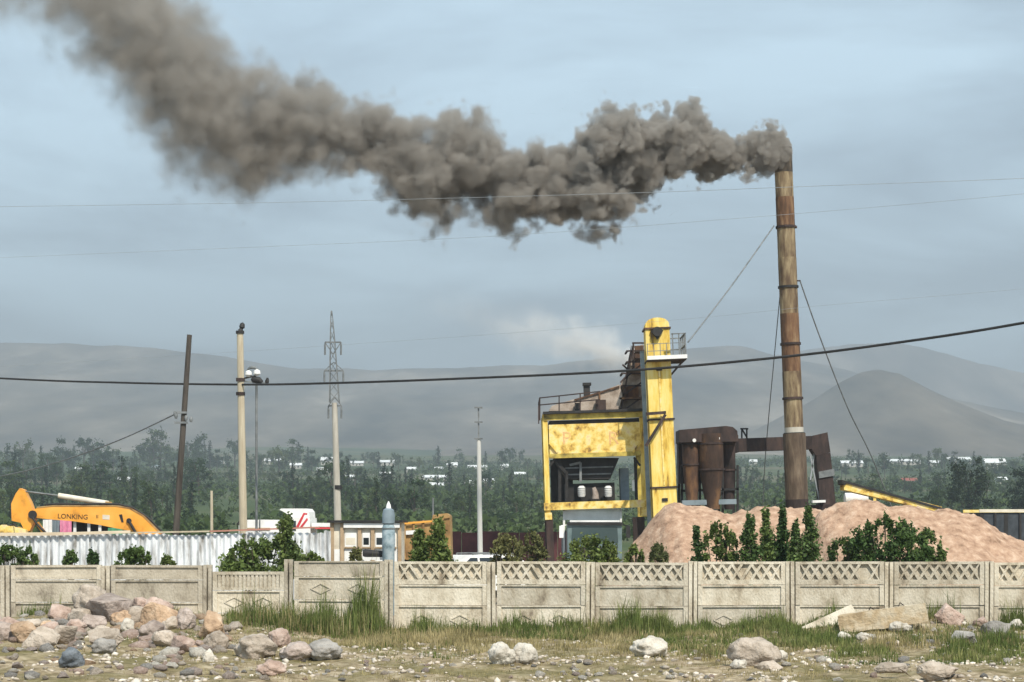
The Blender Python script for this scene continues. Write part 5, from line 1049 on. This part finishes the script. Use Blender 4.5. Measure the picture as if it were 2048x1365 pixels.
rock('reddish stone in the rubble near the last post', 1964, 1258, 34, 22, 'rock_pink', 39, True); rock('grey rubble lump near the last fence post', 1996, 1272, 62, 28, 'rock_grey', 40, True); rock('grey brown rubble lump below the pink wedge stone', 1930, 1290, 58, 26, 'rock_grey', 41, True)

bk = random.Random(55)
for i in range(20):
    mt = bk.choice(('rock_beige', 'rock_mauve', 'rock_pink', 'rock_beige', 'rock_orange')); cn = {'rock_beige': 'beige', 'rock_mauve': 'mauve', 'rock_pink': 'pinkish', 'rock_orange': 'tan orange'}[mt]
    wd = bk.uniform(40, 78); rock(f'{cn} boulder heaped in the bank against the fence', bk.uniform(-10, 455), bk.uniform(1236, 1300), wd, wd * bk.uniform(0.5, 0.75), mt, 60 + i, bk.random() < 0.6, group=f'{cn} boulders in the bank', tilt=bk.uniform(-0.3, 0.3))
# fallen concrete block and a broken slab by it
g = on_ground(1770, 1262); s = F / g.y
o = root('concrete_block', tuple(g), 'fallen stained concrete beam resting on stones before the fence', 'concrete block'); o.rotation_euler = (0, R(-9), R(-14))
OFF[o] = Vector((0, 0, 0)); bw = 172 / s / 2
blk = MB().box((-bw, -0.16, 0.06), (bw, 0.16, 0.40)).build('beam', M['rock_orange'], o)
bm = bmesh.new(); bm.from_mesh(blk.data); bmesh.ops.subdivide_edges(bm, edges=bm.edges[:], cuts=7, use_grid_fill=True)
for v in bm.verts: v.co += Vector((0.02, 0.02, 0.025)) * noise.fractal(v.co * 3.0, 0.9, 2.0, 4)
bm.to_mesh(blk.data); bm.free(); blk.data.materials[0] = M['concrete_block'] if 'concrete_block' in M else pm('concrete_block', [(0.3, (0.24, 0.17, 0.10)), (0.46, (0.44, 0.33, 0.20)), (0.62, (0.54, 0.46, 0.34))], 2.6, 8, rough=0.95, bump=0.5, bscale=16)
for x in (-0.25, 0.3): MB().tube([(x, 0, 0.38), (x + 0.05, 0.02, 0.47), (x + 0.12, 0.0, 0.40)], 0.012, 6).build('lifting_loop', M['rust_dark'], o)
g = on_ground(1690, 1262); o = MB().box((-0.55, -0.05, 0), (0.5, 0.07, 0.42)).build('broken_slab', M['concrete'], None, loc=(g.x - 0.05, g.y + 0.45, g.z - 0.08)); o.rotation_euler = (R(-38), R(-24), R(6)); tag(o, 'tilted broken concrete slab behind the end of the fallen beam', 'concrete slab')

# scattered stones: countable ones as things, the rest as gravel
RS = [rock_mesh(200 + i, i % 2 == 0, 1 if i % 2 else 2) for i in range(8)]
for me in RS:
    co = np.array([v.co for v in me.vertices]); k = np.abs(co).max()
    for v in me.vertices: v.co /= k
RSM = {}
def small_stone(px, py, w, mat, label, group, rg):   # half sunk in the soil
    g = on_ground(px, py); s = F / g.y; i = rg.randrange(8)
    if (i, mat) not in RSM: m2 = RS[i].copy(); m2.materials.append(M[mat]); RSM[(i, mat)] = m2
    o = bpy.data.objects.new('stone', RSM[(i, mat)]); COL.objects.link(o); k = w / s / 2
    o.scale = (k, k * rg.uniform(0.7, 1.0), k * rg.uniform(0.45, 0.75)); o.location = (g.x, g.y, g.z + k * 0.12); o.rotation_euler = (rg.uniform(-0.2, 0.2), rg.uniform(-0.2, 0.2), rg.uniform(0, 6.28)); tag(o, label, 'stone', group)
sr = random.Random(31)
NMS = {'rock_white': 'whitish', 'rock_pink': 'pinkish', 'rock_beige': 'beige', 'rock_grey': 'grey', 'rock_mauve': 'mauve', 'rock_orange': 'tan orange'}
def scatter(n, xr, yr, wr, where, mats, wts):
    for _ in range(n):
        m_ = sr.choices(mats, wts)[0]; py = sr.uniform(*yr); small_stone(sr.uniform(*xr), py, sr.uniform(*wr) ** 1.0 * (0.7 + 0.5 * (py - 1230) / 130), m_, f'small {NMS[m_]} stone {where}', f'small {NMS[m_]} stones {where}', sr)
scatter(120, (0, 460), (1240, 1362), (10, 36), 'in the rock pile at the fence', list(NMS), (3, 3, 3, 2, 2, 1)); scatter(75, (0, 470), (1228, 1312), (24, 56), 'heaped by the fence foot', list(NMS), (2, 3, 3, 1, 3, 2)); scatter(26, (440, 700), (1318, 1362), (9, 22), 'on the ground before the tall grass', list(NMS), (4, 2, 3, 2, 1, 1))
scatter(44, (700, 1450), (1322, 1363), (9, 24), 'on the open ground round the white boulder', list(NMS), (5, 1, 4, 2, 1, 0)); scatter(54, (1400, 2045), (1268, 1362), (9, 28), 'in the grass below the concrete beam', list(NMS), (5, 1, 4, 3, 1, 0)); scatter(22, (1850, 2045), (1240, 1290), (12, 30), 'in the rubble by the last post', list(NMS), (3, 2, 3, 4, 1, 0))

def gravel():
    rng = np.random.default_rng(8); bm = bmesh.new(); bmesh.ops.create_icosphere(bm, subdivisions=1, radius=1.0); bv = np.array([v.co for v in bm.verts]); bf = np.array([[v.index for v in f.verts] for f in bm.faces]); bm.free()
    n = 6500; Y = rng.uniform(25.5, 39.3, n); px = rng.uniform(-60, 2110, n); x = (px - 1024) / F * Y; V, Q = [], []; k = 0
    for i in range(n):
        if fbm(x[i] * 0.55, Y[i] * 0.55, 9.0, 3) < -0.05 + (0.25 if 480 < px[i] < 1700 and Y[i] > 35 else 0): continue
        r_ = 0.018 + 0.05 * rng.random() ** 3; sc = np.array([r_, r_ * rng.uniform(0.6, 1), r_ * rng.uniform(0.4, 0.7)]); v = bv * (1 + 0.25 * rng.normal(size=(len(bv), 1))) * sc
        a = rng.random() * 6.28; c_, s_ = math.cos(a), math.sin(a); v = v @ np.array([[c_, s_, 0], [-s_, c_, 0], [0, 0, 1]]); V.append(v + np.array([x[i], Y[i], ground_z(x[i], Y[i]) + r_ * 0.15])); Q.append(bf + k * len(bv)); k += 1
    o = np_mesh('gravel', np.concatenate(V), np.concatenate(Q), pm('pebbles', [(0.3, (0.26, 0.22, 0.17)), (0.5, (0.44, 0.38, 0.31)), (0.7, (0.60, 0.55, 0.47))], 2.0, 6, rough=0.95, island=0.4)); tag(o, 'loose pale pebbles strewn over the dry ground', 'gravel', kind='stuff')
gravel()

# ------------------------------------------------------------------ grass
def grass(name, label, spots, mat, seed, wid=0.006):
    """spots: (px0, px1, Y0, Y1, count, height0, height1, clumpiness)"""
    rng = np.random.default_rng(seed); VV, QQ, b = [], [], 0
    for px0, px1, Y0, Y1, n, h0, h1, cl in spots:
        m = max(1, n // 22); cY = rng.uniform(Y0, Y1, m); cpx = rng.uniform(px0, px1, m); edge = np.clip(np.minimum(cpx - px0, px1 - cpx) / (0.18 * (px1 - px0) + 1), 0.35, 1); ch = rng.uniform(0.55, 1.1, m) * edge; pick_ = rng.integers(0, m, n)
        Y = cY[pick_] + rng.normal(size=n) * 0.10; x = (cpx[pick_] - 1024) / F * cY[pick_] + rng.normal(size=n) * 0.09; Y = np.minimum(Y, WY - 0.06); hh = rng.uniform(h0, h1, n) ** 1.15 * ch[pick_] * rng.uniform(0.55, 1.1, n)
        hh *= np.array([max(0.3, 0.85 + 0.9 * fbm(float(a) * 1.7, float(c) * 1.7, 4.4, 3)) for a, c in zip(x, Y)]); z = np.array([ground_z(float(a), float(c)) for a, c in zip(x, Y)]) - 0.01
        an = rng.random(n) * 6.28; bend = rng.normal(size=n) * 0.30 * hh; bx, by = np.cos(an), np.sin(an); wv = rng.uniform(0.7, 1.5, n) * wid; px_, py_ = -by * wv, bx * wv
        lx, ly = bx * bend, by * bend * 0.6
        V = np.stack([np.stack([x - px_, Y - py_, z], 1), np.stack([x + px_, Y + py_, z], 1), np.stack([x + lx * 0.35 + px_ * 0.8, Y + ly * 0.35 + py_ * 0.8, z + hh * 0.6], 1), np.stack([x + lx * 0.35 - px_ * 0.8, Y + ly * 0.35 - py_ * 0.8, z + hh * 0.6], 1),
                      np.stack([x + lx + px_ * 0.15, Y + ly + py_ * 0.15, z + hh * np.sqrt(np.clip(1 - (bend / np.maximum(hh, 1e-3)) ** 2 * 0.8, 0.2, 1))], 1), np.stack([x + lx - px_ * 0.15, Y + ly - py_ * 0.15, z + hh * np.sqrt(np.clip(1 - (bend / np.maximum(hh, 1e-3)) ** 2 * 0.8, 0.2, 1))], 1)], 1)
        k = np.arange(n) * 6 + b; QQ.append(np.stack([np.stack([k, k + 1, k + 2, k + 3], 1), np.stack([k + 3, k + 2, k + 4, k + 5], 1)], 1).reshape(-1, 4)); VV.append(V.reshape(-1, 3)); b += 6 * n
    o = np_mesh(name, np.concatenate(VV), np.concatenate(QQ), M[mat]); tag(o, label, 'grass', kind='stuff')
grass('tall_grass', 'tall green grass and weeds growing along the fence foot', [
    (460, 650, 37.2, 39.8, 1900, 0.22, 0.70, 1), (600, 785, 37.2, 39.8, 2100, 0.28, 0.85, 1), (690, 760, 39.0, 39.8, 900, 0.6, 1.1, 1), (480, 820, 36.6, 39.0, 3000, 0.15, 0.40, 1), (790, 1000, 37.8, 39.8, 4000, 0.15, 0.5, 1), (980, 1100, 38.3, 39.7, 3600, 0.2, 0.55, 1), (1100, 1180, 38.0, 39.8, 1900, 0.2, 0.5, 1), (1180, 1240, 38.4, 39.7, 900, 0.15, 0.4, 1),
    (1225, 1350, 38.2, 39.8, 4200, 0.3, 0.70, 1), (1340, 1440, 37.6, 39.8, 3000, 0.2, 0.40, 1), (1440, 1600, 37.6, 39.8, 4200, 0.15, 0.48, 1), (40, 125, 38.6, 39.7, 1300, 0.2, 0.48, 1), (980, 1180, 36.5, 38.4, 3600, 0.1, 0.30, 1), (1230, 1700, 34.5, 38.0, 7000, 0.10, 0.28, 1), (1560, 1720, 33.5, 37.5, 4800, 0.12, 0.35, 1), (1300, 1480, 31.0, 35.0, 2600, 0.06, 0.22, 1), (1850, 2060, 29.5, 33.0, 3200, 0.08, 0.26, 1), (1640, 1800, 30.0, 33.5, 1800, 0.08, 0.24, 1), (700, 960, 31.0, 36.0, 1500, 0.06, 0.20, 1),
    (1880, 2060, 32.5, 36.0, 5200, 0.12, 0.34, 1), (1840, 1915, 39.0, 39.8, 1200, 0.4, 0.75, 1), (1655, 1705, 39.0, 39.8, 500, 0.5, 0.75, 1), (2005, 2070, 38.6, 39.7, 1500, 0.4, 0.75, 1), (1600, 1700, 38.0, 39.6, 1600, 0.1, 0.35, 1), (1780, 2040, 33.5, 37.5, 3000, 0.1, 0.3, 1), (120, 470, 35.0, 38.4, 1800, 0.06, 0.2, 1)], 'grass_green', 21)
grass('dry_grass', 'short straw coloured dry grass over the open ground', [(-40, 2090, 26.0, 34.5, 26000, 0.03, 0.11, 1), (460, 1780, 33.0, 38.6, 22000, 0.06, 0.22, 1), (780, 1480, 37.0, 39.6, 6000, 0.10, 0.34, 1), (460, 800, 37.0, 39.7, 3500, 0.15, 0.50, 1), (690, 1010, 33.5, 39.0, 9000, 0.10, 0.30, 1), (1100, 1700, 30.0, 35.0, 7000, 0.06, 0.20, 1), (-40, 480, 32.0, 38.5, 5000, 0.04, 0.14, 1), (1660, 2090, 33.0, 39.4, 9000, 0.06, 0.26, 1)], 'grass_dry', 22, 0.005)

# ------------------------------------------------------------------ smoke, dust and haze
def curve_node(nt, xs, vs):
    n = nt.nodes.new('ShaderNodeFloatCurve'); c = n.mapping.curves[0]
    while len(c.points) > 2: c.points.remove(c.points[1])
    c.points[0].location = (xs[0], vs[0]); c.points[-1].location = (xs[-1], vs[-1])
    for x, v in zip(xs[1:-1], vs[1:-1]): c.points.new(x, v)
    n.mapping.update(); return n
def plume(name, label, Y, outline, dens, col, amp, soft, nscale, fine, step, lateral=1.05, absorb=None, fade=0.02):
    """outline: (px, top row, bottom row) from right to left; density lives in a rounded tube with billowing edges"""
    s = F / Y; xs = [(p - 1024) / s for p, _, _ in outline]; zt = [H - (a - HOR) / s for _, a, _ in outline]; zb = [H - (b - HOR) / s for _, _, b in outline]
    xmin, xmax = min(xs), max(xs); zlo, zhi = min(zb) - 3, max(zt) + 3; base = Vector(((xmin + xmax) / 2, Y, (zlo + zhi) / 2))
    mb = MB(); n = 20; V, fs = [], []
    order = sorted(range(len(xs)), key=lambda i: xs[i]); grow = 1 + 0.62 * amp
    ring = [(xs[i], (zt[i] + zb[i]) / 2, (zt[i] - zb[i]) / 2) for i in order]
    R_ = []
    for i, (x, c, r_) in enumerate(ring):   # hull: radius and centre relaxed over the neighbours so the billows stay inside
        nb = ring[max(0, i - 1):i + 2]; hi = max(c_ + q_ for _, c_, q_ in nb); lo = min(c_ - q_ for _, c_, q_ in nb); R_.append((x, (hi + lo) / 2, (hi - lo) / 2 * grow, max(q_ for *_, q_ in nb) * grow * lateral))
    for x, c, rz_, ry_ in R_:
        for k in range(n): a = 2 * math.pi * k / n; V.append((x, Y + ry_ * 1.02 * math.cos(a), c + rz_ * 1.02 * math.sin(a)))
    m_ = len(R_)
    for i in range(m_ - 1):
        for k in range(n): fs.append((i*n+k, i*n+(k+1) % n, (i+1)*n+(k+1) % n, (i+1)*n+k))
    fs += [tuple(range(n))[::-1], tuple(range((m_-1)*n, m_*n))]
    mat = bpy.data.materials.new(name); mat.use_nodes = True; nt = mat.node_tree; nt.nodes.clear(); N = nt.nodes.new; Lk = nt.links.new
    out = N('ShaderNodeOutputMaterial'); pv = N('ShaderNodeVolumePrincipled'); Lk(pv.outputs[0], out.inputs['Volume'])
    pv.inputs['Color'].default_value = (*col, 1); pv.inputs['Anisotropy'].default_value = 0.0
    if absorb: pv.inputs['Absorption Color'].default_value = (*absorb, 1)
    tc = N('ShaderNodeTexCoord'); sp = N('ShaderNodeSeparateXYZ'); Lk(tc.outputs['Object'], sp.inputs[0])
    def math_(op, a, b=None, clamp=False):
        x = N('ShaderNodeMath'); x.operation = op; x.use_clamp = clamp
        for k, v in enumerate((a, b)):
            if v is None: continue
            if isinstance(v, (int, float)): x.inputs[k].default_value = v
            else: Lk(v, x.inputs[k])
        return x.outputs[0]
    t = math_('DIVIDE', math_('SUBTRACT', sp.outputs[0], xmin - base.x), xmax - xmin, True)
    T_ = [(xs[i] - xmin) / (xmax - xmin) for i in order]; span = zhi - zlo
    cC = curve_node(nt, T_, [((zt[i] + zb[i]) / 2 - zlo) / span for i in order]); cR = curve_node(nt, T_, [(zt[i] - zb[i]) / 2 / span for i in order])
    Lk(t, cC.inputs['Value']); Lk(t, cR.inputs['Value'])
    c = math_('ADD', math_('MULTIPLY', cC.outputs[0], span), zlo - base.z); r_ = math_('MULTIPLY', cR.outputs[0], span)
    dz = math_('DIVIDE', math_('SUBTRACT', sp.outputs[2], c), r_); dy = math_('DIVIDE', sp.outputs[1], math_('MULTIPLY', r_, lateral))
    q_ = math_('SQRT', math_('ADD', math_('MULTIPLY', dz, dz), math_('MULTIPLY', dy, dy)))
    def nz(sc, det, rough=0.55):
        x = N('ShaderNodeTexNoise'); x.inputs['Scale'].default_value = sc; x.inputs['Detail'].default_value = det; x.inputs['Roughness'].default_value = rough; Lk(tc.outputs['Object'], x.inputs['Vector']); return x.outputs['Fac']
    vo = N('ShaderNodeTexVoronoi'); vo.feature = 'F1'; vo.inputs['Scale'].default_value = fine; v2 = N('ShaderNodeTexVoronoi'); v2.feature = 'F1'; v2.inputs['Scale'].default_value = fine * 2.6
    wn = N('ShaderNodeTexNoise'); wn.inputs['Scale'].default_value = nscale * 1.4; wn.inputs['Detail'].default_value = 1; Lk(tc.outputs['Object'], wn.inputs['Vector'])
    wv = N('ShaderNodeVectorMath'); wv.operation = 'MULTIPLY_ADD'; Lk(wn.outputs['Color'], wv.inputs[0]); wv.inputs[1].default_value = (0.8 / nscale * 0.35,) * 3; Lk(tc.outputs['Object'], wv.inputs[2]); Lk(wv.outputs[0], vo.inputs['Vector']); Lk(wv.outputs[0], v2.inputs['Vector'])
    m2 = N('ShaderNodeMapRange'); m2.inputs['From Min'].default_value = 0.35; m2.inputs['To Min'].default_value = 0.22; m2.inputs['To Max'].default_value = 0.62; Lk(t, m2.inputs['Value'])
    bil = math_('ADD', math_('SUBTRACT', 0.48, vo.outputs['Distance']), math_('MULTIPLY', math_('SUBTRACT', 0.5, v2.outputs['Distance']), m2.outputs[0]))
    d = math_('SUBTRACT', 1.0, q_); d = math_('ADD', d, math_('MULTIPLY', math_('SUBTRACT', nz(nscale, 5, 0.66), 0.5), amp * 2.6)); mb_ = N('ShaderNodeMapRange'); mb_.inputs['To Min'].default_value = amp * 0.5; mb_.inputs['To Max'].default_value = amp * 1.5; Lk(t, mb_.inputs['Value']); d = math_('ADD', d, math_('MULTIPLY', bil, mb_.outputs[0]))
    # soft(t): edges grow woollier downwind;  dens(t): the smoke thins as it spreads
    tp = math_('POWER', t, 2.0)
    mr = N('ShaderNodeMapRange'); mr.inputs['To Min'].default_value = soft[0]; mr.inputs['To Max'].default_value = soft[1]; Lk(t, mr.inputs['Value'])
    k = math_('DIVIDE', d, mr.outputs[0], True); k = math_('MULTIPLY', k, k)
    md = N('ShaderNodeMapRange'); md.inputs['To Min'].default_value = dens[0]; md.inputs['To Max'].default_value = dens[1]; Lk(tp, md.inputs['Value'])
    dd = math_('MULTIPLY', math_('POWER', md.outputs[0], 1.0), k); dd = math_('MULTIPLY', dd, math_('MULTIPLY', math_('POWER', nz(nscale * 1.5, 3, 0.6), 2.0), 4.2))
    dd = math_('MULTIPLY', dd, math_('DIVIDE', t, fade, True))     # the tail runs out to nothing
    Lk(dd, pv.inputs['Density'])
    mat.cycles.volume_step_rate = step; mat.cycles.volume_sampling = 'MULTIPLE_IMPORTANCE'
    o = MB().add(V, fs).build(name, mat, None, loc=tuple(base), world=True); tag(o, label, 'smoke', kind='stuff'); return o
SM = [(1584, 288, 332), (1562, 262, 338), (1540, 250, 342), (1512, 254, 348), (1470, 274, 354), (1430, 254, 360), (1400, 220, 364), (1360, 214, 368), (1320, 222, 380), (1280, 220, 404), (1240, 218, 444), (1200, 226, 466), (1160, 268, 458), (1120, 282, 454), (1080, 276, 460),
      (1040, 288, 472), (1010, 272, 474), (975, 228, 442), (940, 226, 430), (900, 214, 452), (870, 220, 474), (830, 226, 452), (780, 192, 414), (740, 188, 382), (700, 190, 374), (660, 150, 376), (620, 150, 382), (580, 144, 390), (540, 116, 398), (500, 90, 412), (460, 60, 424),
      (420, 10, 420), (380, -40, 400), (340, -80, 366), (300, -120, 326), (260, -150, 280), (210, -175, 222), (150, -200, 165), (80, -225, 115), (0, -245, 72), (-90, -270, 40), (-200, -310, 0), (-320, -350, -50)]
plume('smoke_plume', 'thick brown grey smoke plume drifting from the chimney top', 91.0, SM, (0.26, 6.0), (0.475, 0.44, 0.395), 0.68, (0.88, 0.12), 0.50, 0.95, 0.135)
DU = [(1300, 700, 748), (1275, 672, 760), (1240, 648, 765), (1200, 634, 760), (1150, 622, 750), (1100, 606, 738), (1050, 592, 722), (1000, 576, 706), (950, 562, 690), (890, 550, 680), (820, 545, 672)]
plume('dust_cloud', 'thin pale dust cloud drifting from the elevator head', 90.0, DU, (0.20, 1.8), (0.92, 0.91, 0.89), 0.5, (1.2, 0.9), 0.45, 0.9, 0.8, fade=0.5)

def haze():
    o = MB().box((-5300, -150, -3), (5300, 9500, 590)).build('haze', None, None); o.data.materials.clear()
    m = bpy.data.materials.new('haze_air'); m.use_nodes = True; nt = m.node_tree; nt.nodes.clear(); out = nt.nodes.new('ShaderNodeOutputMaterial'); pv = nt.nodes.new('ShaderNodeVolumePrincipled')
    pv.inputs['Color'].default_value = (0.46, 0.51, 0.565, 1); pv.inputs['Density'].default_value = 0.00034; pv.inputs['Anisotropy'].default_value = 0.0
    nt.links.new(pv.outputs[0], out.inputs['Volume']); o.data.materials.append(m); o.display_type = 'WIRE'; tag(o, 'pale dusty haze hanging over the valley and hills', 'haze', kind='stuff')
haze()
